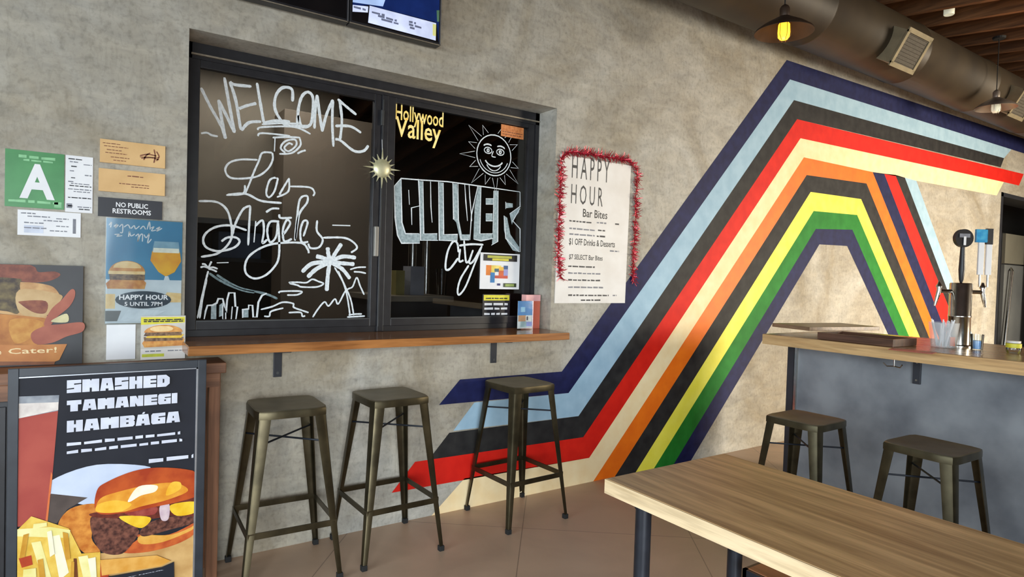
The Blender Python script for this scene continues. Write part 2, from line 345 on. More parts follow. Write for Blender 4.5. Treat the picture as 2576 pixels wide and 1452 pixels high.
# sliding serving window
FY = 0.18; GY = 0.205
LG = dict(x0=0.4418, x1=1.3084, z0=1.1024, z1=2.2998)
RG = dict(x0=1.4329, x1=2.348, z0=1.1021, z1=2.3079)
win = struct(bpy.data.objects.new('window_1', None)); COL.objects.link(win); win.location = (WX0, FY, WZ0)
bk = M['black']; LIPZ = 2.3545
m = MB(); SZ = 1.026; xm0 = 1.3493; xm1 = 1.3867
m.box((WX0, FY, WZ1-0.075), (WX1, 0.29, WZ1), bk); m.box((WX0, FY+0.01, SZ), (WX1, 0.29, SZ+0.035), bk)
m.box((WX0, FY, SZ), (WX0+0.035, 0.29, WZ1), bk); m.box((WX1-0.03, FY, SZ), (WX1, 0.29, WZ1), bk)
m.build('frame', win)
m = MB(); m.box((WX0+0.03, FY-0.012, LIPZ-0.004), (WX1-0.005, FY+0.002, LIPZ+0.004), pmat('pale_aluminium', (150, 140, 124), None, 60, 0.4, 0.6)); m.build('head_track', win)  # aluminium lip; its highlight is put into the pale colour
def sash(G, x0, x1, yo, z0, z1):
    m = MB(); a = FY+yo; b = a+0.035
    m.box((x0, a, z0), (G['x0'], b, z1), bk, 0.003); m.box((G['x1'], a, z0), (x1, b, z1), bk, 0.003)
    m.box((G['x0'], a, z0), (G['x1'], b, G['z0']), bk, 0.003); m.box((G['x0'], a, G['z1']), (G['x1'], b, z1), bk, 0.003)
    m.box((G['x0'], a-0.003, G['z0']-0.006), (G['x1'], a+0.01, G['z0']), M['darksteel'])
    s = m.build('sash', win); g = MB(); g.box((G['x0']-0.004, GY, G['z0']-0.004), (G['x1']+0.004, GY+0.006, G['z1']+0.004), M['pane'])
    return s, g.build('pane', win)
s1, pane1 = sash(LG, WX0+0.03, xm0, 0.006, SZ+0.03, WZ1-0.07)
s2, pane2 = sash(RG, xm1, WX1-0.03, 0.006, SZ+0.03, WZ1-0.07)
m = MB(); m.box((xm0, FY+0.0, SZ), (xm1, FY+0.05, WZ1-0.07), bk, 0.003); m.box((xm0+0.004, FY-0.004, SZ+0.03), (xm0+0.009, FY, WZ1-0.1), M['darksteel']); m.build('mullion', win)
hx0, hz0 = (1.3167, 1.4438); hx1, hz1 = (1.34, 1.6092)
m = MB(); m.box((hx0, FY-0.02, hz0), (hx1, FY+0.006, hz1), pmat('handle_grey', (150, 146, 138), None, 8, 0.4, 0.4), 0.004); m.build('handle', win)
lx0, lz0 = (1.3414, 2.166); lx1, lz1 = (1.3577, 2.2513)
m = MB(); m.box((lx0, FY-0.012, lz0), (lx1, FY+0.006, lz1), M['darksteel'], 0.003); m.build('latch', win)
# chalk-marker lettering on the panes
CY = GY-0.0012
def strokes(name, parent, items, y=CY):
    mb = MB()
    for i, (pts, wd_, mt, sm) in enumerate(items): mb.ribbon(pts, wd_, y-i*2.5e-5, M[mt], sm)
    return mb.build(name, parent)
A = 0.0125
WEL = [[(0.4475, 2.2097), (0.4906, 2.1262), (0.5399, 2.0421), (0.5598, 1.9841)], [(0.5598, 1.9841), (0.5392, 2.0825), (0.5244, 2.1666)], [(0.5244, 2.1666), (0.5661, 2.0869), (0.6, 2.0192)], [(0.6, 2.0192), (0.5761, 2.1351), (0.5492, 2.2781)], [(0.5738, 2.2626), (0.6026, 2.1747), (0.6272, 2.0379)], [(0.5738, 2.2626), (0.5957, 2.2523), (0.6733, 2.2583)], [(0.617, 2.1392), (0.6527, 2.16), (0.6974, 2.1796)], [(0.63, 2.0354), (0.6655, 2.0793), (0.7219, 2.093)], [(0.6983, 2.2809), (0.7142, 2.1945), (0.7346, 2.0872)], [(0.7346, 2.0872), (0.7853, 2.1073), (0.8623, 2.1154)], [(0.8722, 2.2194), (0.8679, 2.28), (0.823, 2.2807), (0.7914, 2.2384), (0.7851, 2.1769), (0.8085, 2.1262), (0.8508, 2.0933), (0.9604, 2.1073)], [(0.899, 2.1008), (0.9031, 2.191), (0.9201, 2.2557), (0.9503, 2.2817), (0.9759, 2.2534), (0.9722, 2.1403), (0.9542, 2.1063), (0.9204, 2.101), (0.9027, 2.1539)], [(0.9869, 2.0988), (0.9895, 2.2057), (0.9973, 2.276)], [(0.9973, 2.276), (1.0122, 2.1782), (1.0282, 2.0894)], [(1.0282, 2.0894), (1.0473, 2.1777), (1.0806, 2.2658)], [(1.0806, 2.2658), (1.0802, 2.1449), (1.0897, 2.0188)], [(1.1163, 2.2722), (1.132, 2.166), (1.1247, 2.0621)], [(1.1065, 2.2736), (1.1567, 2.2408), (1.2112, 2.2079)], [(1.0969, 2.1297), (1.1792, 2.1399), (1.2407, 2.1147)], [(1.0985, 2.0597), (1.1281, 2.0562), (1.2026, 2.0115), (1.2569, 2.0187), (1.2836, 2.052)]]
THIN = [[(0.7056, 2.0486), (0.7281, 2.0664), (0.881, 2.0912), (0.9675, 2.0677)], [(0.7073, 2.019), (0.7287, 2.0366), (0.8639, 2.0432)], [(0.725, 2.0797), (0.809, 2.0984), (0.9049, 2.111)], [(0.79, 2.0232), (0.7884, 1.9533)], [(0.7783, 2.0216), (0.846, 2.0344), (0.9155, 2.0414)], [(0.8417, 1.9542), (0.8187, 1.9756), (0.8405, 2.0122), (0.8884, 2.027), (0.8951, 1.9983), (0.8595, 1.9639), (0.8365, 1.978), (0.8587, 2.0044), (0.8781, 1.9991)], [(0.9126, 2.0379), (0.9164, 2.0013), (0.8747, 1.9573), (0.8122, 1.9442)], [(0.9021, 1.9572), (0.9232, 1.9712), (0.9446, 1.9802)], [(0.451, 1.9941), (0.477, 2.0008), (0.4982, 1.9925), (0.5248, 1.9906)], [(0.7769, 1.9457), (0.7307, 1.9384), (0.7143, 1.8955), (0.6926, 1.839), (0.6685, 1.7678), (0.6525, 1.7263)], [(0.7781, 1.9458), (0.7805, 1.9098), (0.7553, 1.8583), (0.6988, 1.8146), (0.5931, 1.7971), (0.5609, 1.8298), (0.5781, 1.8698), (0.6299, 1.8927), (0.7085, 1.9008)], [(0.797, 1.8236), (0.768, 1.8053), (0.753, 1.7432), (0.7668, 1.7202), (0.7925, 1.7531), (0.8088, 1.8218)], [(0.8088, 1.8218), (0.7795, 1.8156)], [(0.8624, 1.8277), (0.8608, 1.7598), (0.8049, 1.7238)], [(0.8165, 1.7371), (0.8393, 1.7822), (0.8625, 1.8246)], [(0.8663, 1.785), (0.9675, 1.7903), (0.9944, 1.7665), (0.9873, 1.7469)]]
ANG = [[(0.6517, 1.769), (0.6441, 1.7267), (0.5727, 1.7152)], [(0.5673, 1.7118), (0.6553, 1.7266), (0.7296, 1.6987), (0.8292, 1.6966)], [(0.446, 1.6723), (0.5249, 1.6747), (0.5713, 1.6406), (0.5916, 1.5745), (0.5955, 1.5099), (0.5718, 1.4615), (0.5292, 1.4244), (0.4607, 1.4071)], [(0.598, 1.5219), (0.6135, 1.582), (0.6455, 1.6496), (0.6788, 1.6703)], [(0.6788, 1.6703), (0.675, 1.5743), (0.6724, 1.4724)], [(0.6643, 1.5467), (0.5918, 1.5657), (0.527, 1.5555), (0.4824, 1.5237), (0.4689, 1.4854), (0.4863, 1.4516), (0.5397, 1.4377), (0.6047, 1.4572), (0.6318, 1.4882), (0.6148, 1.5081), (0.5764, 1.5059), (0.5497, 1.4856)], [(0.7058, 1.5957), (0.6993, 1.4888)], [(0.7035, 1.5702), (0.7373, 1.6015), (0.7453, 1.5488), (0.7395, 1.4879), (0.7623, 1.5073)], [(0.8193, 1.6013), (0.7752, 1.5963), (0.7615, 1.5498), (0.7754, 1.4946), (0.8043, 1.5219), (0.8133, 1.6009)], [(0.8133, 1.6009), (0.8215, 1.4921), (0.82, 1.4182), (0.8031, 1.3746), (0.7601, 1.3276), (0.7085, 1.3082), (0.6684, 1.3284), (0.6592, 1.3701), (0.678, 1.4187), (0.7342, 1.4634), (0.8097, 1.4897), (0.9305, 1.4978), (0.9653, 1.4681), (0.972, 1.4463)], [(0.8415, 1.5363), (0.8734, 1.594), (0.8561, 1.6113), (0.838, 1.5607), (0.8464, 1.5027), (0.8841, 1.5171)], [(0.8995, 1.5086), (0.9065, 1.6087), (0.9194, 1.7219), (0.956, 1.744), (0.9568, 1.7096), (0.918, 1.6438), (0.9024, 1.515)], [(0.7538, 1.6433), (0.7826, 1.6639), (0.8179, 1.6668)], [(0.8185, 1.638), (0.826, 1.6202), (0.8818, 1.6256)], [(0.9421, 1.5329), (0.9622, 1.6064), (0.9403, 1.6111), (0.926, 1.5601), (0.9334, 1.5042), (0.9676, 1.506)], [(1.0122, 1.6213), (1.0116, 1.5654), (1.0432, 1.5228), (1.025, 1.4804), (0.9808, 1.4738), (0.9678, 1.4965)], [(1.043, 1.5317), (1.1539, 1.5379), (1.2081, 1.5187), (1.2327, 1.4871), (1.1994, 1.4593)], [(1.0931, 1.6014), (1.1924, 1.6055)]]
strokes('chalk_greeting', pane1, [(p, A*1.15, 'chalk', True) for p in WEL]+[(p, A*0.75, 'chalk', True) for p in THIN]+[(p, A*0.85, 'chalk', True) for p in ANG])
PALM = [[(1.086, 1.4037), (0.9917, 1.3926), (0.9389, 1.3464)], [(1.086, 1.4017), (1.0156, 1.366), (0.9682, 1.3199)], [(1.084, 1.4036), (1.0757, 1.3321), (1.0716, 1.249)], [(1.086, 1.4037), (1.1515, 1.3699), (1.1982, 1.3168)], [(1.086, 1.4037), (1.1508, 1.3999), (1.2212, 1.397)], [(1.0859, 1.4056), (1.154, 1.4361), (1.2287, 1.4321)], [(1.0879, 1.4077), (1.113, 1.4523), (1.1462, 1.5057)], [(1.0859, 1.4076), (1.0749, 1.4507), (1.0714, 1.4821)], [(1.0859, 1.4056), (1.0497, 1.424), (1.0102, 1.4323)]]
LAND = [[(1.1107, 1.3767), (1.1573, 1.3019), (1.1839, 1.2217), (1.2031, 1.1165)], [(1.1314, 1.3574), (1.1702, 1.278), (1.2052, 1.2016), (1.224, 1.1163)], [(1.1867, 1.1078), (1.2368, 1.11), (1.2877, 1.1122)], [(1.1948, 1.1187), (1.2322, 1.1235), (1.2703, 1.1239)], [(1.0, 1.1093), (1.0283, 1.1542), (1.0611, 1.1903), (1.0835, 1.1689), (1.1168, 1.2063), (1.1357, 1.1795), (1.171, 1.2458), (1.1912, 1.2622), (1.2138, 1.2746), (1.2356, 1.3236), (1.2557, 1.2792), (1.2804, 1.2304)], [(0.8723, 1.2911), (0.9173, 1.293), (0.963, 1.2919), (0.9935, 1.3099), (1.025, 1.2996), (1.0529, 1.2874), (1.0178, 1.27), (0.9406, 1.269), (0.9176, 1.2776), (0.8761, 1.2874)], [(0.8254, 1.2353), (0.8381, 1.2449), (0.9373, 1.2458), (0.9187, 1.2283), (0.8662, 1.226)], [(1.1969, 1.3672), (1.2384, 1.3797), (1.2871, 1.3829)], [(1.218, 1.3557), (1.2559, 1.3546), (1.288, 1.3485)], [(0.7386, 1.1524), (0.794, 1.1671), (0.8448, 1.1889), (0.897, 1.182), (0.9012, 1.1627), (0.9433, 1.1462), (0.9781, 1.1342)], [(0.7553, 1.1184), (0.7805, 1.1181), (0.789, 1.1425), (0.8491, 1.1592)], [(0.8756, 1.1352), (0.9359, 1.1354), (0.9458, 1.1159), (0.9611, 1.1176)], [(0.4937, 1.3402), (0.4802, 1.2756), (0.4683, 1.2114), (0.4506, 1.1118)], [(0.4879, 1.299), (0.4715, 1.2114), (0.4603, 1.1116)], [(0.4934, 1.3544), (0.4755, 1.361), (0.4595, 1.3563)], [(0.4934, 1.3544), (0.4785, 1.3718), (0.4656, 1.3732)], [(0.4934, 1.3544), (0.5013, 1.3726), (0.5076, 1.3871)], [(0.4935, 1.3527), (0.5146, 1.3587), (0.5351, 1.3514)], [(0.4935, 1.3509), (0.5148, 1.3461), (0.5321, 1.3369)], [(0.5306, 1.3807), (0.5839, 1.384)]]
SKY = [[(0.4797, 1.1078), (0.4855, 1.1471), (0.4932, 1.1739), (0.5144, 1.1749), (0.534, 1.1856), (0.5403, 1.2062), (0.5602, 1.2062), (0.5674, 1.1754), (0.5765, 1.139), (0.5804, 1.2008), (0.5882, 1.2354), (0.6136, 1.2356), (0.6189, 1.1672), (0.6285, 1.1671), (0.6221, 1.1055)], [(0.6046, 1.168), (0.6007, 1.1059)], [(0.6535, 1.1117), (0.6528, 1.153), (0.6805, 1.1557), (0.6801, 1.1743), (0.6983, 1.1742), (0.7029, 1.1146), (0.7198, 1.1144), (0.7262, 1.1898), (0.7426, 1.2235), (0.7656, 1.2349)], [(0.5608, 1.1754), (0.562, 1.1065)], [(0.5748, 1.139), (0.5754, 1.1063)]]
DIM = [[(0.4987, 1.3296), (0.542, 1.2982), (0.5892, 1.2736), (0.651, 1.2488), (0.7069, 1.2382)], [(0.5316, 1.3232), (0.589, 1.2846), (0.6509, 1.2561), (0.7566, 1.2329), (0.8187, 1.2068)]]
strokes('chalk_palm', pane1, [(p, 0.021, 'chalk', True) for p in PALM])
lo_ = MB()
for i, p in enumerate(LAND): lo_.ribbon(p, A*0.68, CY-i*2.5e-5, M['chalk'], True)
for i, p in enumerate(SKY): lo_.ribbon(p, A*0.72, CY-.001-i*2.5e-5, M['chalk'], False)
for p in DIM: lo_.ribbon(p, A*0.9, CY+0.0004, M['chalkdim'], True)
for p in [[(0.5095, 1.1738), (0.5325, 1.1791), (0.5337, 1.1069), (0.509, 1.1073)], [(0.5458, 1.1755), (0.5638, 1.1899), (0.565, 1.1246), (0.5451, 1.1176)], [(0.6528, 1.1522), (0.6798, 1.1535), (0.6806, 1.1135), (0.6535, 1.1131)]]: lo_.poly(p, CY+0.0004, M['chalkgrey'])
lo_.build('chalk_skyline', pane1)
# right pane: block capitals, script word and a sun
cv = MB()
FILL = [[(1.4425, 1.8462), (1.4824, 1.8908), (1.4942, 1.6436), (1.5181, 1.5817), (1.608, 1.5871), (1.6096, 1.5319), (1.4951, 1.5259), (1.4695, 1.5697), (1.4522, 1.6676)], [(1.5916, 1.8889), (1.6168, 1.8916), (1.6334, 1.5886), (1.7214, 1.5939), (1.7226, 1.5541), (1.6193, 1.5485)], [(1.7199, 1.8979), (1.7516, 1.8966), (1.7637, 1.5917), (1.8553, 1.5948), (1.8563, 1.5613), (1.7357, 1.5548)], [(1.8157, 1.8986), (1.8455, 1.8993), (1.863, 1.6933), (1.8881, 1.5991), (1.9436, 1.6024), (1.9392, 1.5658), (1.8782, 1.5625), (1.8474, 1.6683), (1.8278, 1.686)], [(1.993, 1.8976), (2.0129, 1.8997), (2.0141, 1.6115), (2.1097, 1.6173), (2.1107, 1.5875), (2.0127, 1.5674), (1.9698, 1.5748), (1.9717, 1.7742)], [(2.0498, 1.8298), (2.105, 1.8349), (2.1062, 1.8003), (2.051, 1.7956)], [(2.053, 1.7368), (2.1024, 1.7406), (2.104, 1.6962), (2.0545, 1.6927)], [(2.1062, 1.8844), (2.1386, 1.8876), (2.1468, 1.5696), (2.1062, 1.5476), (2.1072, 1.6865)], [(2.1978, 1.8183), (2.2525, 1.818), (2.2535, 1.7928), (2.1991, 1.7833)], [(2.1857, 1.7371), (2.2133, 1.7241), (2.2414, 1.6201), (2.3121, 1.5426), (2.3133, 1.512), (2.2635, 1.52), (2.2188, 1.5734), (2.1921, 1.6423)], [(2.2306, 1.7506), (2.3029, 1.7919), (2.3038, 1.7665), (2.2622, 1.7227), (2.2514, 1.6814)]]
for p in FILL: cv.poly(p, CY+0.0004, M['chalkgrey'])
OUT = [[(1.4425, 1.8462), (1.4823, 1.893), (1.609, 1.8976), (1.7779, 1.9064), (1.9002, 1.905), (2.056, 1.9016), (2.3052, 1.8963)], [(1.5887, 1.9023), (1.6033, 1.7478), (1.551, 1.732), (1.5563, 1.6343)], [(1.5307, 1.8325), (1.5381, 1.7491)], [(1.4425, 1.8462), (1.4522, 1.6676), (1.4695, 1.5697), (1.4951, 1.5259), (1.6096, 1.5319)], [(1.4824, 1.8908), (1.4942, 1.6436), (1.5181, 1.5817), (1.603, 1.5868)], [(1.594, 1.8914), (1.6142, 1.5482), (1.7278, 1.5544)], [(1.6194, 1.8918), (1.6334, 1.5886), (1.7214, 1.5939)], [(1.668, 1.8947), (1.6749, 1.7492), (1.6855, 1.657)], [(1.7199, 1.8979), (1.7357, 1.5548), (1.8564, 1.559), (1.8579, 1.5973), (1.7637, 1.5917), (1.7516, 1.8966)], [(1.8155, 1.9033), (1.8278, 1.686), (1.8604, 1.6884), (1.8508, 1.9022)], [(1.8604, 1.6884), (1.8835, 1.57), (1.9391, 1.5683)], [(1.8974, 1.9047), (1.9094, 1.793), (1.9241, 1.6834)], [(1.9281, 1.9031), (1.9364, 1.8195), (1.9549, 1.6856)], [(1.99, 1.9022), (1.9508, 1.724), (1.9447, 1.5686)], [(2.0129, 1.8997), (2.0141, 1.6115), (2.1097, 1.6173)], [(1.9727, 1.5749), (2.0242, 1.568), (2.1107, 1.5875)], [(2.0498, 1.8298), (2.105, 1.8349)], [(2.051, 1.7956), (2.1033, 1.8001)], [(2.053, 1.7368), (2.1024, 1.7406)], [(2.0545, 1.6927), (2.104, 1.6962)], [(2.1386, 1.8876), (2.1468, 1.5696), (2.1004, 1.5448)], [(2.1062, 1.8844), (2.109, 1.6371)], [(2.3052, 1.8963), (2.3087, 1.8025), (2.2306, 1.7506)], [(2.309, 1.7924), (2.2566, 1.7071), (2.314, 1.6602), (2.3195, 1.5123)], [(2.1888, 1.7348), (2.206, 1.5929), (2.3133, 1.512)], [(2.1977, 1.8233), (2.1993, 1.7783)]]
for i, p in enumerate(OUT): cv.ribbon(p, 0.0075, CY-i*2.5e-5, M['chalk'], False)
cv.build('chalk_capitals', pane2)
CITY = [[(1.8678, 1.4896), (1.8572, 1.5448), (1.8268, 1.5509), (1.7926, 1.4863), (1.7826, 1.3925), (1.8125, 1.3891), (1.8664, 1.4552)], [(1.8794, 1.5116), (1.8744, 1.4383), (1.9038, 1.4436)], [(1.9039, 1.5645), (1.9119, 1.5001), (1.9241, 1.4314), (1.9486, 1.4496)], [(1.8714, 1.5305), (1.9556, 1.5434), (2.0422, 1.5447)], [(1.9693, 1.5092), (1.9442, 1.4321), (1.9741, 1.4418), (2.0322, 1.5363)], [(2.0322, 1.5363), (1.98, 1.4158), (1.924, 1.2839), (1.881, 1.2337), (1.8692, 1.2616), (1.8877, 1.3309), (1.9422, 1.4146)]]
strokes('chalk_script', pane2, [(p, 0.0125, 'chalk', True) for p in CITY])
sc_ = (2.1015, 2.1035); sr = 0.12559999999999993; sn = MB()
def ring(rx, rz, a0=0, a1=360, n=28, c=sc_): return [(c[0]+rx*math.cos(math.radians(a0+(a1-a0)*i/n)), c[1]+rz*math.sin(math.radians(a0+(a1-a0)*i/n))) for i in range(n+1)]
for p, w_ in ((ring(sr, sr), 0.007), (ring(sr*0.86, sr*0.86, 200, 340, 14), 0.005), (ring(sr*0.55, sr*0.42, 205, 335, 12, (sc_[0], sc_[1]-sr*0.12)), 0.009), (ring(sr*0.5, sr*0.62, 215, 325, 12, (sc_[0], sc_[1]-sr*0.14)), 0.006)): sn.ribbon(p, w_, CY, M['chalk'], False, taper=False)
for sx in (-1, 1):
    e = (sc_[0]+sx*sr*0.36, sc_[1]+sr*0.2)
    sn.ribbon(ring(sr*0.22, sr*0.15, 0, 360, 14, e), 0.006, CY, M['chalk'], False, taper=False); sn.ribbon(ring(sr*0.06, sr*0.07, 0, 360, 8, e), 0.008, CY, M['chalk'], False, taper=False)
    sn.ribbon(ring(sr*0.3, sr*0.2, 30 if sx > 0 else 50, 130 if sx > 0 else 150, 8, (e[0], e[1]+sr*0.1)), 0.009, CY, M['chalk'], False)
sn.ribbon([(sc_[0]-0.006, sc_[1]+sr*0.2), (sc_[0]-0.016, sc_[1]-sr*0.05), (sc_[0]+0.012, sc_[1]-sr*0.08)], 0.006, CY, M['chalk'], True)
for k in range(16):
    a = math.radians(k*22.5+5); L_ = sr*(1.95 if k % 2 == 0 else 1.55); hw = 0.14
    pa = [(sc_[0]+sr*1.12*math.cos(a-hw), sc_[1]+sr*1.12*math.sin(a-hw)), (sc_[0]+L_*math.cos(a), sc_[1]+L_*math.sin(a)), (sc_[0]+sr*1.12*math.cos(a+hw), sc_[1]+sr*1.12*math.sin(a+hw))]
    if max(p[0] for p in pa) < RG['x1']-0.004 and max(p[1] for p in pa) < RG['z1']-0.004: sn.ribbon(pa, 0.0055, CY, M['chalk'], False)
sn.build('chalk_sun', pane2)
gl = MB()
text(gl, 'Hollywood', (1.4377, 2.1936), (1.7415, 2.3066), CY, M['gold'], 0.012); text(gl, 'Valley', (1.4405, 2.0916), (1.7278, 2.2392), CY, M['gold'], 0.012)
gl.build('gold_lettering', pane2)
# things stuck on or hung at the glass
p0 = (2.0228, 1.2707); p1 = (2.3169, 1.4968)
t = thing('map_notice', (p0[0], CY, p0[1]), 'white notice sheet with a coloured district map stuck inside lower right window pane', 'notice')
m = MB(); m.box((p0[0], CY-0.004, p0[1]), (p1[0], CY+0.0005, p1[1]), M['white']); m.build('sheet', t)
m = MB(); y = CY-0.0046
def MP(u, v): return (p0[0]+(p1[0]-p0[0])*u, p0[1]+(p1[1]-p0[1])*v)
for (u0, v0, u1, v1, c) in ((.14,.38,.27,.66,(214,120,40)), (.27,.46,.38,.66,(222,196,90)), (.38,.56,.52,.66,(226,206,110)), (.35,.48,.46,.57,(60,96,110)), (.25,.18,.36,.46,(44,120,178)), (.46,.38,.6,.52,(204,96,50)), (.46,.52,.58,.62,(226,176,70)), (.58,.56,.69,.66,(50,84,130)), (.36,.3,.69,.38,(196,80,60)), (.58,.38,.69,.56,(150,150,200)), (.58,.06,.92,.17,(60,70,46)), (.63,.08,.86,.15,(150,170,90)), (.06,.78,.92,.96,(24,24,28)), (.16,.86,.78,.93,(176,176,70)), (.28,.79,.7,.85,(200,190,60)), (.42,.1,.5,.16,(40,50,110))):
    m.poly([MP(u0, v0), MP(u1, v0), MP(u1, v1), MP(u0, v1)], y, pmat('map_%d_%d_%d' % c, c, None, 20, 0.5)); y -= 0.0003
m.build('map_print', t)
p0 = (2.0488, 1.1004); p1 = (2.2523, 1.2376)
t = thing('hours_sticker', (p0[0], CY, p0[1]), 'small black sticker with a yellow header below the map notice', 'sticker')
m = MB(); m.box((p0[0], CY-0.002, p0[1]), (p1[0], CY+0.0005, p1[1]), M['blackcard']); m.build('sheet', t)
m = MB(); m.poly([MP(.03, .72), MP(.97, .72), MP(.97, .97), MP(.03, .97)], CY-0.0026, M['yellow']); greek(m, MP(.1,0)[0], MP(.9,0)[0], MP(0,.79)[1], .008, CY-0.003, M['ink'], 2)
for k, v in enumerate((.5, .3, .06)): greek(m, MP(.06, 0)[0], MP(.94, 0)[0], MP(0, v)[1], 0.015, CY-0.0026, M['white'], 5+k)
m.build('print', t)
p0 = (2.1471, 2.2308); p1 = (2.3179, 2.304)
m = MB(); m.box((p0[0], CY-0.003, p0[1]), (p1[0], CY+0.0005, p1[1]), M['orangelabel']); greek(m, p0[0]+.008, p1[0]-.008, p0[1]+.012, .006, CY-0.0034, M['tandark'], 3); greek(m, p0[0]+.008, p1[0]-.008, p0[1]+.028, .006, CY-0.0034, M['tandark'], 4)
tag(m.build('orange_label'), 'small orange label in the top right corner of the window', 'label')
c = (1.3483, 1.9282)
t = thing('sunburst_ornament', (c[0], 0.16, c[1]), 'cream metal sunburst ornament hanging on the window mullion', 'ornament')
m = MB(); R0 = 0.052
for k in range(16):
    a = 2*math.pi*k/16; L_ = R0*(2.1 if k % 4 == 0 else 1.55); n = 0.16
    A_ = [(c[0]+R0*.8*math.cos(a-n), c[1]+R0*.8*math.sin(a-n)), (c[0]+L_*math.cos(a), c[1]+L_*math.sin(a)), (c[0]+R0*.8*math.cos(a+n), c[1]+R0*.8*math.sin(a+n))]
    f = [m.bm.verts.new((x, 0.156, z)) for x, z in A_]; g = [m.bm.verts.new((x, 0.162, z)) for x, z in A_]; kk = m.mi(M['ornament'])
    for q in ([f[0], f[1], f[2]], [g[2], g[1], g[0]], [f[0], g[0], g[1], f[1]], [f[1], g[1], g[2], f[2]], [f[2], g[2], g[0], f[0]]): m.bm.faces.new(q).material_index = kk
bmesh.ops.recalc_face_normals(m.bm, faces=m.bm.faces[:]); m.build('rays', t)
m = MB(); k = m.mi(M['ornament']); rr_ = bmesh.ops.create_uvsphere(m.bm, u_segments=20, v_segments=10, radius=1.0)
for v in rr_['verts']: v.co = Vector((c[0]+v.co.x*R0, 0.158+v.co.y*0.016, c[1]+v.co.z*R0))
m.build('disc', t, True); m = MB(); m.tube([(c[0], 0.156, c[1]+R0), (c[0], 0.17, c[1]+0.16)], 0.0012, M['white'], 5); m.build('string', t)

# ================================================================== mural
mu = MB(); DY = -0.0012
def down(a, b, z=0.0): # follow the line a-b on to height z
    t = (z-a[1])/(b[1]-a[1]); return (a[0]+(b[0]-a[0])*t, z)
AP = [(4.8238, 3.2194), (4.8801, 3.0693), (4.9494, 2.9093), (5.0071, 2.7581), (5.0686, 2.6053), (5.131, 2.4503), (5.1843, 2.304), (5.2561, 2.1645), (5.315, 2.0025), (5.3612, 1.8479), (5.4287, 1.714)]
KN = [(2.5308, 0.7552), (2.5923, 0.6123), (2.6825, 0.4535), (2.7296, 0.3091), (2.7877, 0.1639)]
FT = [(2.9011, 0.075), (3.0924, 0.0713), (3.2821, 0.0604), (3.4564, 0.0497), (3.6639, 0.0498), (3.8421, 0.0372)]
LE = [(1.7866, 0.7562), (1.6556, 0.6219), (1.8866, 0.6144), (1.7519, 0.4647), (1.7265, 0.4563), (1.6003, 0.3194), (1.5178, 0.3201), (1.3837, 0.1709), (1.8344, 0.1771), (1.6282, -0.0333)]
TR = [(10.1144, 3.3287), (9.72, 3.1363), (9.4992, 2.9977), (9.406, 2.8727), (9.3216, 2.848), (10.1752, 2.8759), (10.031, 2.7104), (9.5287, 2.7035), (9.3255, 2.5154)]
RA = [(6.3028, 2.458), (6.1975, 2.3369), (6.1105, 2.1795), (6.0508, 2.0239), (5.9766, 1.88), (5.8975, 1.7229)]
RB = [(7.7104, 1.0002), (7.4888, 0.9952), (7.2698, 0.999), (7.0413, 1.003), (6.8305, 0.9985), (6.6271, 0.9942)]
XT = [(6.3028, 2.458), (6.5267, 2.468), (6.7515, 2.4815), (6.9532, 2.4757), (7.2066, 2.4702)]
XB = [(7.7104, 1.0002), (7.9187, 1.019), (7.8156, 1.4392), (7.9254, 1.4768), (8.1832, 1.4475)]
FT = [down(AP[5+i], FT[i]) for i in range(6)]; ZB = 0.55
RBd = [down(RA[i], RB[i], ZB) for i in range(6)]; XBd = [down(XT[i], XB[i], ZB) for i in range(5)]
far = AP[0][0]+(TR[0][0]-AP[0][0])*1.25, AP[0][1]+(TR[0][1]-AP[0][1])*1.25
b1 = AP[1][0]+(TR[1][0]-AP[1][0])*1.2, AP[1][1]+(TR[1][1]-AP[1][1])*1.2
mu.poly([LE[0], KN[0], AP[0], far, b1, AP[1], KN[1], LE[1]], DY, M['navy'])
mu.poly([LE[2], KN[1], AP[1], TR[1], TR[2], AP[2], KN[2], LE[3]], DY, M['lblue'])
mu.poly([LE[4], KN[2], AP[2], TR[2], TR[3], AP[3], KN[3], LE[5]], DY, M['blackp'])
mu.poly([LE[6], KN[3], AP[3], TR[5], TR[6], TR[7], AP[4], KN[4], LE[7]], DY, M['redp'])
mu.poly([LE[8], KN[4], AP[4], TR[7], TR[8], XT[4], XT[3], XT[0], AP[5], FT[0], (LE[9][0], 0)], DY, M['cream'])
for i, c_ in ((0, 'orangep'), (1, 'blackp'), (2, 'yellowp'), (3, 'greenp'), (4, 'navy')):
    mu.poly([FT[i], AP[5+i], RA[i], RBd[i], RBd[i+1], RA[i+1], AP[6+i], FT[i+1]], DY, M[c_])
for i, c_ in enumerate(('navy', 'redp', 'blackp', 'lblue')): mu.poly([XT[i], XT[i+1], XBd[i+1], XBd[i]], DY, M[c_])
tag(mu.build('mural'), 'rainbow stripe mural of angled bands painted across the concrete wall', 'mural')

# ================================================================== shelf under the window
SH = thing('window_shelf', (1.4, -0.09, 1.026), 'long wooden bar shelf under the chalked serving window', 'shelf')
m = MB(); m.box((WX0-0.008, -0.20, 0.984), (WX1-0.004, FY-0.001, 1.026), M['oakx'], 0.004); m.build('board', SH)
for bx in [0.7745, 2.0075]:
    m = MB(); m.box((bx-0.02, -0.008, 0.985-0.145), (bx+0.02, 0, 0.985), M['trimdark'], 0.002); m.box((bx-0.02, -0.17, 0.977), (bx+0.02, 0, 0.985), M['trimdark']); m.tube([(bx, -0.01, 0.86), (bx, -0.006, 0.86)], 0.007, M['darksteel'], 8); m.build('bracket', SH)
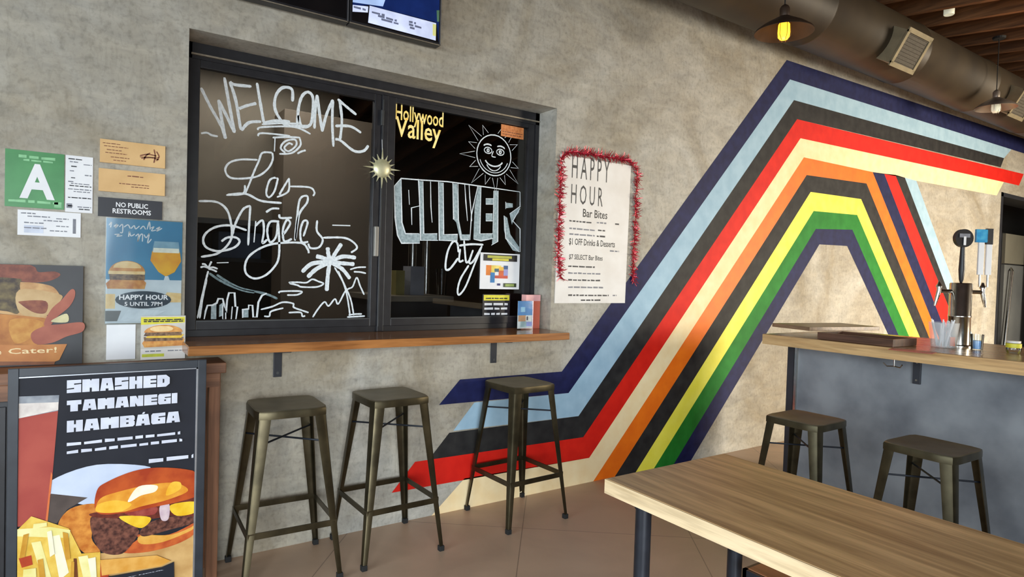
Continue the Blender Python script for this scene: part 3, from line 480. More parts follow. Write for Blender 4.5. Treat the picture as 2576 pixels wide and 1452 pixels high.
# leaflet holder and box on the shelf
p0 = (2.203, 0.04); p1 = (2.32, 0.04)
t = thing('leaflet_holder', (p0[0], p0[1], 1.026), 'blue photo leaflet in a clear stand at right end of window shelf', 'leaflet')
z1 = 1.206
m = MB(); m.box((p0[0], p0[1], 1.026), (p1[0], p0[1]+0.003, z1), M['clear']); m.box((p0[0], p0[1], 1.026), (p1[0], p0[1]+0.04, 1.029), M['clear']); m.build('stand', t)
m = MB(); y = p0[1]+0.0045; m.box((p0[0]+.003, y, 1.034), (p1[0]-.003, y+0.0015, z1-.002), M['white']); lw = p1[0]-p0[0]
def LP(u, v): return (p0[0]+.003+(lw-.006)*u, 1.034+(z1-1.036)*v)
for u0, v0, u1, v1, c in ((0,.48,1,1,(52,138,204)), (.2,.6,.5,.78,(150,204,232)), (.05,.26,.55,.48,(206,150,104)), (.55,.25,.9,.46,(238,236,232)), (.2,.05,.6,.26,(196,222,226)), (.6,.08,.98,.24,(150,160,210)), (.6,.3,.7,.44,(60,50,70))):
    y -= 0.0003; m.poly([LP(u0, v0), LP(u1, v0), LP(u1, v1), LP(u0, v1)], y, pmat('leaf_%d_%d_%d' % c, c, None, 30, 0.35))
m.build('leaflet', t)
t = thing('pink_box', (2.355, 0.115, 1.026), 'tall pink and salmon box behind the blue leaflet on the shelf', 'box'); zt = 1.241
m = MB(); m.box((2.30, 0.09, 1.026), (2.41, 0.14, zt-.04), pmat('salmon_card', (196, 96, 74), (210, 112, 88), 8, 0.45), 0.002); m.build('body', t)
m = MB(); m.box((2.299, 0.089, zt-.04), (2.411, 0.141, zt), pmat('pink_card', (228, 170, 168), None, 8, 0.45), 0.002); m.build('lid', t)

# ================================================================== bar stools
def bar_stool(name, loc, rot, label, sc=(1, 1, 1)):
    t = thing(name, loc, label, 'stool', 'metal bar stools'); t.rotation_euler = (0, 0, rot); t.scale = sc
    return t
def stool_parts(t):
    S, B, Hh, LT = 0.152, 0.212, 0.76, 0.725
    w = parent_world(t)
    def bld(m, n, sm=False): 
        o = m.build(n, None, sm, 35); o.parent = t; return o
    # seat: pressed square pan with rolled rim
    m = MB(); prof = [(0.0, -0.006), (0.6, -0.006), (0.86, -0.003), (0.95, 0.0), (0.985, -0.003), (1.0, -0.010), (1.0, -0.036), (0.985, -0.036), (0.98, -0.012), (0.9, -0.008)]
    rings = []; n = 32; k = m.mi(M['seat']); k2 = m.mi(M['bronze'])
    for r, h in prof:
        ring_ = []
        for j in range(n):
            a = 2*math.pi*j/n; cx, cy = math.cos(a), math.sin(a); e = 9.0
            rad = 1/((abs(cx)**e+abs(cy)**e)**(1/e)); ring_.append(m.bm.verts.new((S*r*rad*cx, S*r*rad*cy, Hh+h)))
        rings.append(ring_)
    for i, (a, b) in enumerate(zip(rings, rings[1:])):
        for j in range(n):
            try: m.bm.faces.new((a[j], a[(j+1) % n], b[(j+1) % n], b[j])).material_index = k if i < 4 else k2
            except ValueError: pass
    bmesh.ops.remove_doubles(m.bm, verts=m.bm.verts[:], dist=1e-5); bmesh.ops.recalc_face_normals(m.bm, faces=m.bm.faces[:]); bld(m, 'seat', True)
    def corner(z, sx, sy): # outer corner of the leg line at height z
        f = 1-z/LT; d = (S-0.008)+(B-(S-0.008))*f; return sx*d, sy*d
    for sx, sy in ((1, 1), (-1, 1), (-1, -1), (1, -1)):
        m = MB(); k = m.mi(M['bronze']); rings = []
        for z in (0.02, 0.2, 0.4, 0.6, LT):
            x, y = corner(z, sx, sy); wd_ = 0.021+(0.052-0.021)*z/LT; th = 0.0035; r = wd_*0.35
            pts = [(wd_, 0), (r, 0), (r*.3, r*.3), (0, r), (0, wd_), (th, wd_), (th, r), (r*.3+th*.8, r*.3+th*.8), (r, th), (wd_, th)]
            rings.append([m.bm.verts.new((x-sx*px, y-sy*py, z)) for px, py in pts])
        for a, b in zip(rings, rings[1:]):
            for j in range(len(a)): m.bm.faces.new((a[j], a[(j+1) % len(a)], b[(j+1) % len(a)], b[j])).material_index = k
        m.bm.faces.new(rings[0]).material_index = k; m.bm.faces.new(rings[-1]).material_index = k
        bmesh.ops.recalc_face_normals(m.bm, faces=m.bm.faces[:]); leg = bld(m, 'leg', True)
        m = MB(); x, y = corner(0.012, sx, sy); m.box((x+sx*.002, y+sy*.002, 0), (x-sx*.024, y-sy*.024, 0.026), M['rubber'], 0.003); o = bld(m, 'foot_cap'); o.parent = leg
    # footrest bars
    zb = 0.25
    for (a, b) in (((1, 1), (-1, 1)), ((-1, 1), (-1, -1)), ((-1, -1), (1, -1)), ((1, -1), (1, 1))):
        xa, ya = corner(zb, *a); xb, yb = corner(zb, *b); m = MB()
        f = 0.975; P, Q = Vector((xa*f, ya*f, zb)), Vector((xb*f, yb*f, zb)); d = (Q-P).normalized(); nrm = Vector((-d.y, d.x, 0))
        m.obox(P-nrm*.004-Vector((0, 0, .013)), Q-P, nrm*.006, Vector((0, 0, .026)), M['bronze']); bld(m, 'footrest')
    zb = 0.61
    m = MB()
    for s in (1, -1):
        x, y = corner(zb, 1, s); m.tube([(x*.94, y*.94, zb+.004*s), (-x*.94, -y*.94, zb+.004*s)], 0.0045, M['iron'], 8)
    bld(m, 'cross_brace')
def copy_thing(t, loc, rot, label, sc=(1, 1, 1)):
    c = t.copy(); COL.objects.link(c); c.location = loc; c.rotation_euler = (0, 0, rot); c.scale = sc; c['label'] = label
    for ch in t.children:
        d = ch.copy(); COL.objects.link(d); d.parent = c
        for g in ch.children:
            e = g.copy(); COL.objects.link(e); e.parent = d
    return c
R45 = math.radians(45)
st = bar_stool('bar_stool', (0.758, -0.237, 0), -0.819+R45, 'gunmetal bar stool nearest the burger poster under the window shelf'); stool_parts(st)
copy_thing(st, (1.262, -0.226, 0), -0.76+R45, 'gunmetal bar stool under the shelf, in front of the red stripe tip')
copy_thing(st, (2.053, -0.216, 0), -0.737+R45, 'gunmetal bar stool standing in front of the light blue and black mural stripes')
LOW = (0.95, 0.95, 0.92)
copy_thing(st, (2.995, -1.375, 0), 0.02, 'metal stool at far end of the slate counter, beside the wall corner', LOW)
copy_thing(st, (2.99, -1.945, 0), -0.03, 'metal stool before the middle of the slate counter, below the iron bracket', LOW)
copy_thing(st, (2.99, -2.53, 0), 0.03, 'metal stool cut off by the right edge of the photo', LOW)

# ================================================================== notices on the left part of the wall
def card(name, p0, p1, mat_, label, cat, y=0.0, th=0.003, group=None):
    t = thing(name, (p0[0], y-th, p0[1]), label, cat, group); m = MB(); m.box((p0[0], y-th, p0[1]), (p1[0], y-0.0003, p1[1]), mat_); m.build('sheet', t); return t
def UV(p0, p1): return lambda u, v: (p0[0]+(p1[0]-p0[0])*u, p0[1]+(p1[1]-p0[1])*v)
def rect(m, f, u0, v0, u1, v1, y, mt): m.poly([f(u0, v0), f(u1, v0), f(u1, v1), f(u0, v1)], y, mt)
p0, p1 = (-0.259, 1.575), (-0.072, 1.797); t = card('grade_card', p0, p1, M['greentag'], 'green grade card with a big white letter A', 'sign')
m = MB(); f = UV(p0, p1); text(m, 'A', f(.24, .16), f(.84, .78), -0.0036, M['white'], 0.035); m.build('letter', t)
m = MB(); greek(m, f(.22, 0)[0], f(.84, 0)[0], f(0, .87)[1], .012, -0.0036, M['greenlight'], 1); greek(m, f(.06, 0)[0], f(.9, 0)[0], f(0, .085)[1], .011, -0.0036, M['greenlight'], 2); rect(m, f, .83, .03, .96, .13, -0.0036, M['greenlight']); greek(m, f(.3, 0)[0], f(.8, 0)[0], f(0, .82)[1], .008, -0.0036, M['greenlight'], 8); m.build('print', t)
p0, p1 = (-0.068, 1.568), (0.024, 1.797); t = card('inspection_sheet', p0, p1, M['white'], 'tall white printed inspection sheet right of the green A card', 'notice'); f = UV(p0, p1)
m = MB()
for k, (v, u0, u1) in enumerate(((.93,.1,.6),(.88,.15,.5),(.85,.65,.95),(.8,.2,.4),(.72,.15,.3),(.66,.7,.95),(.6,.2,.35),(.53,.1,.3),(.5,.2,.9),(.46,.15,.95),(.4,.1,.95),(.36,.3,.9),(.25,.1,.95),(.1,.1,.3),(.09,.45,.95),(.05,.5,.9))): greek(m, f(u0, 0)[0], f(u1, 0)[0], f(0, v)[1], .0045, -0.0036, M['inkgrey'] if k % 3 else M['ink'], 20+k)
rect(m, f, .05, .07, .25, .15, -0.0036, M['inkgrey']); m.build('print', t)
p0, p1 = (-0.219, 1.466), (-0.015, 1.565); t = card('permit_slip', p0, p1, M['white'], 'white printed permit slip below the green A card', 'notice'); f = UV(p0, p1)
m = MB()
for k, (v, u0, u1) in enumerate(((.85,.05,.3),(.74,.15,.5),(.7,.6,.8),(.6,.4,.7),(.48,.1,.4),(.4,.6,.8),(.28,.1,.45),(.2,.5,.8))): greek(m, f(u0, 0)[0], f(u1, 0)[0], f(0, v)[1], .005, -0.0036, M['inkgrey'], 40+k)
rect(m, f, .87, .15, .92, .75, -0.0036, M['inkgrey']); rect(m, f, .1, .1, .4, .4, -0.0034, pmat('pale_blue_print', (196, 202, 216), None, 20, 0.5)); m.build('print', t)
p0, p1 = (0.047, 1.782), (0.284, 1.878); t = card('wooden_plaque', p0, p1, M['tan'], 'upper tan plaque with a reddish burnt drawing at its right', 'sign', 0, 0.01); f = UV(p0, p1)
m = MB()
for k, (v, u0, u1) in enumerate(((.82,.04,.3),(.7,.06,.42),(.55,.1,.32),(.42,.08,.4),(.25,.16,.44),(.12,.2,.4))): greek(m, f(u0, 0)[0], f(u1, 0)[0], f(0, v)[1], .0035, -0.0106, M['tandark'], 60+k)
for pts in ([(.6,.45),(.72,.55),(.86,.52)],[(.62,.35),(.78,.42),(.9,.36)],[(.82,.8),(.84,.5),(.82,.2)],[(.86,.72),(.9,.5),(.86,.3)],[(.66,.28),(.7,.5),(.76,.62)],[(.6,.4),(.9,.46)]): m.ribbon([f(*q) for q in pts], 0.005, -0.0106, M['tandark'])
m.build('print', t)
p0, p1 = (0.044, 1.663), (0.285, 1.757); t = card('wooden_plaque', p0, p1, M['tan'], 'lower tan plaque with two faint lines of print, above the black sign', 'sign', 0, 0.01); f = UV(p0, p1)
m = MB(); greek(m, f(.42, 0)[0], f(.68, 0)[0], f(0, .74)[1], .005, -0.0106, M['tandark'], 71); greek(m, f(.3, 0)[0], f(.75, 0)[0], f(0, .38)[1], .004, -0.0106, M['tandark'], 72); greek(m, f(.48, 0)[0], f(.75, 0)[0], f(0, .27)[1], .004, -0.0106, M['tandark'], 73); m.build('print', t)
p0, p1 = (0.043, 1.559), (0.276, 1.638); t = card('black_plaque', p0, p1, M['blackcard'], 'small black sign with white capitals about restrooms, above the blue burger poster', 'sign', 0, 0.006); f = UV(p0, p1)
m = MB()
text(m, 'NO PUBLIC', f(.27, .54), f(.77, .8), -.0066, M['white'], .02); text(m, 'RESTROOMS', f(.22, .2), f(.82, .46), -.0066, M['white'], .02)
m.build('print', t)
def soft(pts, n=5):
    P = [Vector(p) for p in pts]; out = []; N = len(P)
    for i in range(N):
        p0, p1, p2, p3 = P[i-1], P[i], P[(i+1) % N], P[(i+2) % N]
        for j in range(n):
            t_ = j/n; out.append(tuple(0.5*((2*p1)+(p2-p0)*t_+(2*p0-5*p1+4*p2-p3)*t_*t_+(3*p1-p0-3*p2+p3)*t_**3)))
    return out
# blue burger-and-beer poster in a clear sleeve
p0, p1 = (0.074, 1.112), (0.356, 1.554); f = UV(p0, p1)
t = card('happy_hour_poster', p0, p1, pmat('poster_blue', (50, 124, 164), (70, 146, 184), 5, 0.35), 'blue poster showing a burger and a glass of beer, in a clear sleeve', 'poster')
m = MB(); y = -0.0036
def lay(pts, mt, fn=None):
    global y
    y -= 0.0002; m.poly([(fn or f)(*q) for q in pts], y, mt)
def ell(cx, cy, rx, ry, a0=0, a1=360, n=22): return [(cx+rx*math.cos(math.radians(a0+(a1-a0)*i/n)), cy+ry*math.sin(math.radians(a0+(a1-a0)*i/n))) for i in range(n+1 if a1-a0 < 360 else n)]
bun = pmat('bun_print', (196, 120, 50), (226, 164, 84), 40, 0.4); bunl = pmat('bun_light_print', (236, 196, 130), (246, 216, 160), 40, 0.4); meat = pmat('meat_print', (84, 56, 40), (150, 116, 80), 70, 0.4)
beer = pmat('beer_print', (226, 150, 20), (242, 184, 40), 12, 0.3); pale = pmat('pale_print', (206, 214, 220), (224, 230, 234), 12, 0.4); dkblue = pmat('dark_blue_print', (22, 42, 58), (32, 56, 74), 20, 0.4)
lay([(0,0),(1,0),(1,.42),(0,.42)], pale); lay([(0,.14),(.12,.14),(.12,.28),(0,.28)], bunl); lay([(.72,.2),(1,.2),(1,.29),(.8,.3)], bunl); lay([(0,.02),(.15,.02),(.2,.12),(0,.12)], pmat('grey_print', (110, 110, 108), None, 20, 0.5))
lay([(.02,.33),(.5,.33),(.52,.39),(.48,.42),(.06,.42),(0,.38)], bun); lay([(.05,.415),(.5,.415),(.5,.47),(.04,.47)], meat); lay(ell(.27,.485,.235,.115,0,180), bun); lay(ell(.27,.53,.18,.065,0,180), bunl); lay([(.03,.47),(.5,.47),(.5,.5),(.03,.5)], bunl)
lay([(.62,.8),(.95,.8),(.97,.7),(.59,.7)], pmat('glass_print', (126, 164, 184), (150, 186, 202), 20, 0.3)); lay([(.59,.7),(.97,.7),(.99,.61),(.9,.5),(.78,.455),(.68,.5),(.57,.61)], beer); lay([(.6,.69),(.96,.69),(.955,.735),(.61,.735)], pmat('foam_print', (240, 236, 220), None, 30, 0.5)); lay([(.75,.41),(.84,.41),(.815,.46),(.77,.46)], pale); lay([(.62,.4),(.97,.4),(.92,.415),(.66,.415)], pale)
lay(ell(.49,.225,.37,.085), dkblue); lay([(.18,.02),(.5,.02),(.8,.12),(.3,.14)], pale)
m.build('picture', t)
m = MB(); text(m, 'HAPPY HOUR', f(.17, .225), f(.82, .275), y-.0004, M['white'], .03); text(m, '5 UNTIL 7PM', f(.24, .165), f(.74, .205), y-.0004, M['white'], .02)
for pts in ([(.03,.93),(.06,.96),(.05,.91)],[(.09,.92),(.13,.945),(.11,.91),(.15,.94)],[(.16,.92),(.2,.945),(.2,.87),(.17,.87)],[(.22,.92),(.27,.945),(.3,.91)],[(.31,.91),(.35,.94),(.37,.91),(.42,.94)],[(.43,.91),(.47,.94),(.5,.91)],[(.52,.91),(.55,.985),(.56,.91)],[(.57,.925),(.61,.94),(.58,.9),(.64,.91)],[(.64,.92),(.69,.94),(.65,.9),(.72,.93)],[(.1,.845),(.16,.85),(.13,.83),(.2,.84)],[(.28,.83),(.29,.88),(.31,.84),(.36,.86)],[(.37,.84),(.41,.86),(.4,.79),(.43,.85),(.46,.86),(.46,.79)],[(.48,.86),(.51,.83),(.55,.87),(.53,.78),(.58,.82)]): m.ribbon([f(*q) for q in pts], 0.0042, -0.0045, M['white'])
m.build('lettering', t)
m = MB(); m.box((p0[0]-.003, -0.0075, p0[1]-.006), (p1[0]+.003, -0.0068, p1[1]+.004), M['clear']); m.build('sleeve', t)
p0, p1 = (0.203, 0.953), (0.374, 1.142); f = UV(p0, p1); t = card('burger_flyer', p0, p1, pmat('flyer_grey', (196, 190, 180), (216, 210, 200), 8, 0.4), 'flyer with a stacked cheeseburger under a yellow strip, low beside window', 'flyer', -0.009)
m = MB(); y = -0.0126
lay([(0,.8),(.98,.84),(.98,.97),(0,.97)], M['yellow']); lay([(.08,.28),(.95,.3),(.98,.45),(.9,.5),(.1,.48),(.03,.38)], bun); lay([(.08,.42),(.94,.42),(.96,.5),(.06,.52)], meat); lay([(.1,.5),(.9,.48),(.97,.56),(.8,.58),(.2,.6)], pmat('cheese_print', (226, 176, 40), (238, 200, 70), 30, 0.4)); lay([(.06,.54),(.92,.54),(.9,.62),(.1,.62)], meat); lay(ell(.5,.62,.43,.17,0,180), bun); lay(ell(.46,.7,.26,.07), bunl); lay([(0,0),(1,0),(1,.25),(0,.25)], M['paperwarm']); lay([(.03,.06),(.52,.06),(.52,.13),(.03,.13)], pmat('olive_print', (196, 200, 60), None, 30, 0.5))
greek(m, f(.06,0)[0], f(.94,0)[0], f(0,.9)[1], .006, y-.0003, M['ink'], 90); greek(m, f(.06,0)[0], f(.94,0)[0], f(0,.86)[1], .006, y-.0003, M['ink'], 91); greek(m, f(.1,0)[0], f(.45,0)[0], f(0,.18)[1], .005, y-.0003, M['inkgrey'], 92); greek(m, f(.6,0)[0], f(.92,0)[0], f(0,.18)[1], .005, y-.0003, M['inkgrey'], 93)
m.build('picture', t)
tag(card('blank_card', (0.079, 0.958), (0.184, 1.107), M['white'], 'x', 'card'), 'plain white card on the wall below the blue burger poster', 'card')
# ================================================================== console ledge, catering board and floor poster on the far left
t = thing('wall_table', (-0.1, -0.1, 0), 'brown wooden wall table behind the black framed burger poster', 'table')
WALL_TABLE = t
m = MB(); m.box((-0.95, -0.20, 0.905), (0.513, -0.002, 0.95), M['console'], 0.004); m.build('table_top', t)
m = MB(); m.box((-0.93, -0.185, 0.845), (0.49, -0.165, 0.905), M['console']); m.build('apron', t)
for lx in (0.452, -0.92):
    for ly in (-0.165, -0.045):
        m = MB(); m.box((lx, ly-.0, 0), (lx+.045, ly+.04, 0.905), M['consolez'], 0.003); m.build('leg', t)
p0, p1 = (-0.62, 0.951), (-0.004, 1.350); f0 = UV(p0, p1); t = card('catering_board', p0, p1, pmat('board_dark', (52, 52, 54), (62, 62, 64), 6, 0.45), 'dark board picturing hands holding a wrapped burger, with catering lettering', 'sign', -0.004, 0.014)
m = MB(); y = -0.0186
CT = [[(-0.4491, 1.3449), (-0.2127, 1.3508), (-0.164, 1.3422), (-0.1506, 1.322), (-0.1006, 1.3254), (-0.0802, 1.3113), (-0.1137, 1.2877), (-0.1732, 1.2804), (-0.2691, 1.2908), (-0.4488, 1.2873)], [(-0.4487, 1.2796), (-0.212, 1.2818), (-0.1269, 1.2729), (-0.0931, 1.2525), (-0.0791, 1.2066), (-0.1225, 1.1608), (-0.1289, 1.136), (-0.268, 1.1583), (-0.448, 1.1641)], [(-0.4488, 1.2873), (-0.225, 1.2958), (-0.2087, 1.2676), (-0.2094, 1.1617), (-0.2681, 1.1704), (-0.4481, 1.1718)], [(-0.2102, 1.2513), (-0.0862, 1.2359), (-0.0791, 1.2066), (-0.1323, 1.1443), (-0.2078, 1.1617)], [(-0.2049, 1.2065), (-0.1263, 1.2066), (-0.1258, 1.1609), (-0.1623, 1.1612), (-0.2048, 1.1943)], [(-0.448, 1.1603), (-0.1356, 1.1402), (-0.1286, 1.1069), (-0.138, 1.0407), (-0.2163, 1.0354), (-0.4473, 1.0444)], [(-0.2363, 1.1336), (-0.1355, 1.1237), (-0.1712, 1.0625), (-0.2228, 1.0438)], [(-0.1288, 1.1277), (-0.1059, 1.1774), (-0.0757, 1.2108), (-0.0453, 1.253), (-0.0313, 1.2489), (-0.0328, 1.2193), (-0.0514, 1.1812), (-0.092, 1.1396), (-0.1119, 1.1065), (-0.1286, 1.1069)], [(-0.0987, 1.1355), (-0.058, 1.156), (-0.0542, 1.1222), (-0.1053, 1.1231)], [(-0.1713, 1.079), (-0.1286, 1.1069), (-0.0713, 1.1141), (-0.0036, 1.1191), (-0.0032, 1.0828), (-0.057, 1.0631), (-0.1045, 1.0395), (-0.1578, 1.0373)], [(-0.4473, 1.0444), (-0.2163, 1.0346), (-0.055, 1.0326), (-0.08, 0.9691), (-0.0936, 0.9635), (-0.4469, 0.9825)], [(-0.4469, 0.9825), (-0.0936, 0.9635), (-0.0968, 0.9469), (-0.4468, 0.9632)]]
fl = [pmat('skin_dark_print', (110, 56, 44), (148, 84, 62), 30, 0.5), pmat('burger_tan_print', (176, 128, 80), (206, 164, 110), 26, 0.5), pmat('burger_dark_print', (58, 44, 38), (120, 104, 66), 34, 0.5), pmat('wrap_print', (186, 150, 100), (204, 172, 124), 14, 0.5), pmat('filling_print', (120, 58, 46), (150, 88, 60), 40, 0.5), pmat('fries_brown_print', (162, 96, 40), (196, 130, 60), 18, 0.5), pmat('fries_gold_print', (186, 120, 46), (206, 150, 70), 30, 0.5), pmat('skin_print', (156, 82, 64), (176, 100, 78), 12, 0.5), pmat('sauce_print', (206, 196, 150), None, 20, 0.5), pmat('skin_print', (0,0,0)), pmat('label_print', (186, 116, 58), (200, 132, 70), 16, 0.5), pmat('label_shadow_print', (120, 70, 40), (150, 92, 54), 16, 0.5)]
for i_, (pts, mt) in enumerate(zip(CT, fl)):
    if i_ < 10: pts = soft(pts)
    lay([(max(a, p0[0]+.001), min(max(b, p0[1]+.001), p1[1]-.001)) for a, b in pts], mt, lambda *q: q)
m.build('picture', t)
m = MB(); text(m, 'We Cater!', (-0.3544, 1.0), (-0.0886, 1.0224), y-.0005, M['cream'], 0.01); m.build('lettering', t)

PY = -0.42
t = thing('poster_stand', (0.1, PY, 0), 'black framed floor poster of a burger, fries and red beer with white capitals', 'poster stand')
fx0, fx1, fz1 = -0.211, 0.402, 0.9974; fz0 = 0.06
m = MB()
fr = pmat('poster_frame_black', (34, 40, 48), (46, 52, 60), 10, 0.35)
for a, b in (((fx0, fz0), (fx0+.03, fz1)), ((fx1-.03, fz0), (fx1, fz1)), ((fx0+.03, fz1-.03), (fx1-.03, fz1)), ((fx0+.03, fz0), (fx1-.03, fz0+.03))): m.box((a[0], PY, a[1]), (b[0], PY+.022, b[1]), fr, 0.002)
m.box((fx0+.01, PY+.012, fz0+.01), (fx1-.01, PY+.02, fz1-.01), fr); m.build('frame', t)
m = MB()
for a, b in (((fx1-.036, fz0+.03), (fx1-.03, fz1-.03)), ((fx0+.03, fz1-.034), (fx1-.03, fz1-.03))): m.box((a[0], PY-.001, a[1]), (b[0], PY+.004, b[1]), pmat('frame_lip', (170, 176, 184), None, 10, 0.25, 0.8))
m.build('frame_lip', t)
m = MB()
for lx in (fx0+.06, fx1-.09): m.obox((lx, PY+.022, fz1-.12), (.03, 0, 0), (0, 0.17, -fz1+.12), (0, .02, 0.0), fr)
m.build('rear_leg', t); m = MB()
for lx in (fx0+.05, fx1-.08): m.box((lx, PY-.06, 0), (lx+.03, PY+.08, .06), fr, 0.004)
m.build('foot', t)
PR = [[(-0.1863, 0.9759), (0.3831, 0.9805), (0.3987, 0.0377), (-0.1794, 0.1935)], [(-0.0873, 0.5958), (0.0458, 0.6319), (0.2148, 0.5981), (0.1441, 0.5675), (0.0613, 0.5344), (0.0427, 0.4916), (0.0097, 0.4907), (-0.089, 0.5461)], [(-0.0891, 0.5489), (0.0188, 0.5159), (-0.041, 0.4842), (-0.0723, 0.4386), (-0.0992, 0.4507)], [(0.0593, 0.3034), (0.2142, 0.2743), (0.32, 0.2875), (0.3938, 0.331), (0.3987, 0.0377), (-0.0329, 0.154)], [(-0.1856, 0.9006), (-0.0689, 0.8962), (-0.0719, 0.8354), (-0.185, 0.8251)], [(-0.1854, 0.8763), (-0.0705, 0.8713), (-0.0711, 0.8437), (-0.185, 0.8251)], [(-0.185, 0.8251), (-0.0715, 0.8409), (-0.086, 0.5984), (-0.0983, 0.4477), (-0.1817, 0.4496)], [(-0.0894, 0.6267), (-0.0853, 0.615), (-0.0974, 0.4503), (-0.1036, 0.4515)], [(-0.0677, 0.4332), (-0.0319, 0.4854), (0.0428, 0.4887), (0.0505, 0.4441), (0.0323, 0.3671), (0.0593, 0.3092), (0.0212, 0.3063), (-0.04, 0.3825)], [(0.1773, 0.3482), (0.2817, 0.3263), (0.3933, 0.3624), (0.3939, 0.3247), (0.32, 0.2862), (0.2142, 0.2743), (0.1278, 0.2926), (0.1775, 0.3303)], [(0.1876, 0.3431), (0.2925, 0.3241), (0.388, 0.3478), (0.3743, 0.3319), (0.2661, 0.3022), (0.188, 0.3101)], [(0.0338, 0.4473), (0.1163, 0.4197), (0.177, 0.3721), (0.1724, 0.3373), (0.1279, 0.2867), (0.0641, 0.3081), (0.0346, 0.3781)], [(0.1873, 0.364), (0.2385, 0.3928), (0.3456, 0.3934), (0.3929, 0.3906), (0.3861, 0.3576), (0.2815, 0.3447), (0.1979, 0.3367)], [(0.0384, 0.4579), (0.2273, 0.4461), (0.3917, 0.4627), (0.393, 0.3844), (0.2913, 0.3977), (0.2176, 0.3999), (0.1163, 0.4226), (0.0434, 0.4397)], [(0.1211, 0.4293), (0.2175, 0.4059), (0.1897, 0.3707), (0.1363, 0.404)], [(0.2853, 0.4415), (0.3921, 0.4358), (0.3871, 0.398), (0.3075, 0.3946)], [(0.2483, 0.4423), (0.2799, 0.4456), (0.2781, 0.388), (0.2543, 0.3897)], [(0.1359, 0.4394), (0.2325, 0.4451), (0.2304, 0.4154), (0.1662, 0.4218)], [(0.0479, 0.4561), (0.046, 0.537), (0.0802, 0.566), (0.1588, 0.5917), (0.2356, 0.5938), (0.3318, 0.5733), (0.3904, 0.5409), (0.3916, 0.4689), (0.3175, 0.4492), (0.2378, 0.4442), (0.1359, 0.4394)], [(0.0503, 0.4614), (0.0569, 0.5063), (0.115, 0.5224), (0.2157, 0.5321), (0.3001, 0.5244), (0.3442, 0.4864), (0.2691, 0.4627), (0.186, 0.4537), (0.1259, 0.4442)], [(0.0479, 0.459), (0.0523, 0.487), (0.1055, 0.4919), (0.1555, 0.4682), (0.1159, 0.4461)], [(0.1773, 0.5313), (0.2366, 0.5257), (0.2317, 0.5025), (0.1855, 0.4955), (0.1503, 0.478), (0.1452, 0.4878)], [(0.284, 0.527), (0.3163, 0.5248), (0.3167, 0.4972), (0.2688, 0.481)], [(-0.1816, 0.4398), (-0.1433, 0.4803), (-0.0357, 0.4155), (0.0024, 0.3163), (0.0593, 0.3092), (0.0614, 0.1286), (-0.1794, 0.1935)], [(-0.1816, 0.4425), (-0.0901, 0.4321), (-0.0311, 0.4089), (-0.0354, 0.3815), (-0.1814, 0.418)], [(-0.0853, 0.3977), (-0.0628, 0.3986), (-0.034, 0.2566), (-0.0611, 0.235)], [(-0.1424, 0.3877), (-0.1162, 0.3876), (-0.0838, 0.2463), (-0.1059, 0.2351)], [(-0.1764, 0.3405), (-0.142, 0.3436), (-0.1374, 0.3094), (-0.1676, 0.3056)], [(-0.0069, 0.307), (0.0212, 0.3063), (0.0414, 0.2035), (0.013, 0.2049)], [(-0.0207, 0.3045), (-0.0115, 0.3024), (-0.0058, 0.2154), (-0.0198, 0.2189)], [(0.0598, 0.2685), (0.0888, 0.2705), (0.0849, 0.1925), (0.0606, 0.1986)], [(0.0596, 0.2802), (0.2405, 0.2563), (0.2886, 0.2239), (0.2569, 0.2112), (0.0651, 0.2207)], [(-0.1643, 0.4198), (-0.1493, 0.4222), (-0.1593, 0.342), (-0.1743, 0.34)], [(-0.1365, 0.4526), (-0.0992, 0.4507), (-0.099, 0.4367), (-0.1386, 0.4365)], [(-0.1244, 0.3229), (-0.109, 0.3249), (-0.0919, 0.1699), (-0.1098, 0.1747)], [(-0.0988, 0.4172), (-0.0855, 0.4201), (-0.0757, 0.334), (-0.089, 0.3259)], [(-0.0539, 0.4079), (-0.0378, 0.399), (-0.03, 0.3066), (-0.0437, 0.3042)], [(-0.1632, 0.299), (-0.1285, 0.2962), (-0.123, 0.1783), (-0.1665, 0.19)], [(-0.0275, 0.2947), (-0.0183, 0.2926), (-0.019, 0.1503), (-0.0329, 0.154)], [(0.0214, 0.2948), (0.0451, 0.2951), (0.0511, 0.1894), (0.0368, 0.1931)], [(0.0652, 0.2137), (0.257, 0.2069), (0.2994, 0.2183), (0.3029, 0.0635), (0.0614, 0.1286)]]
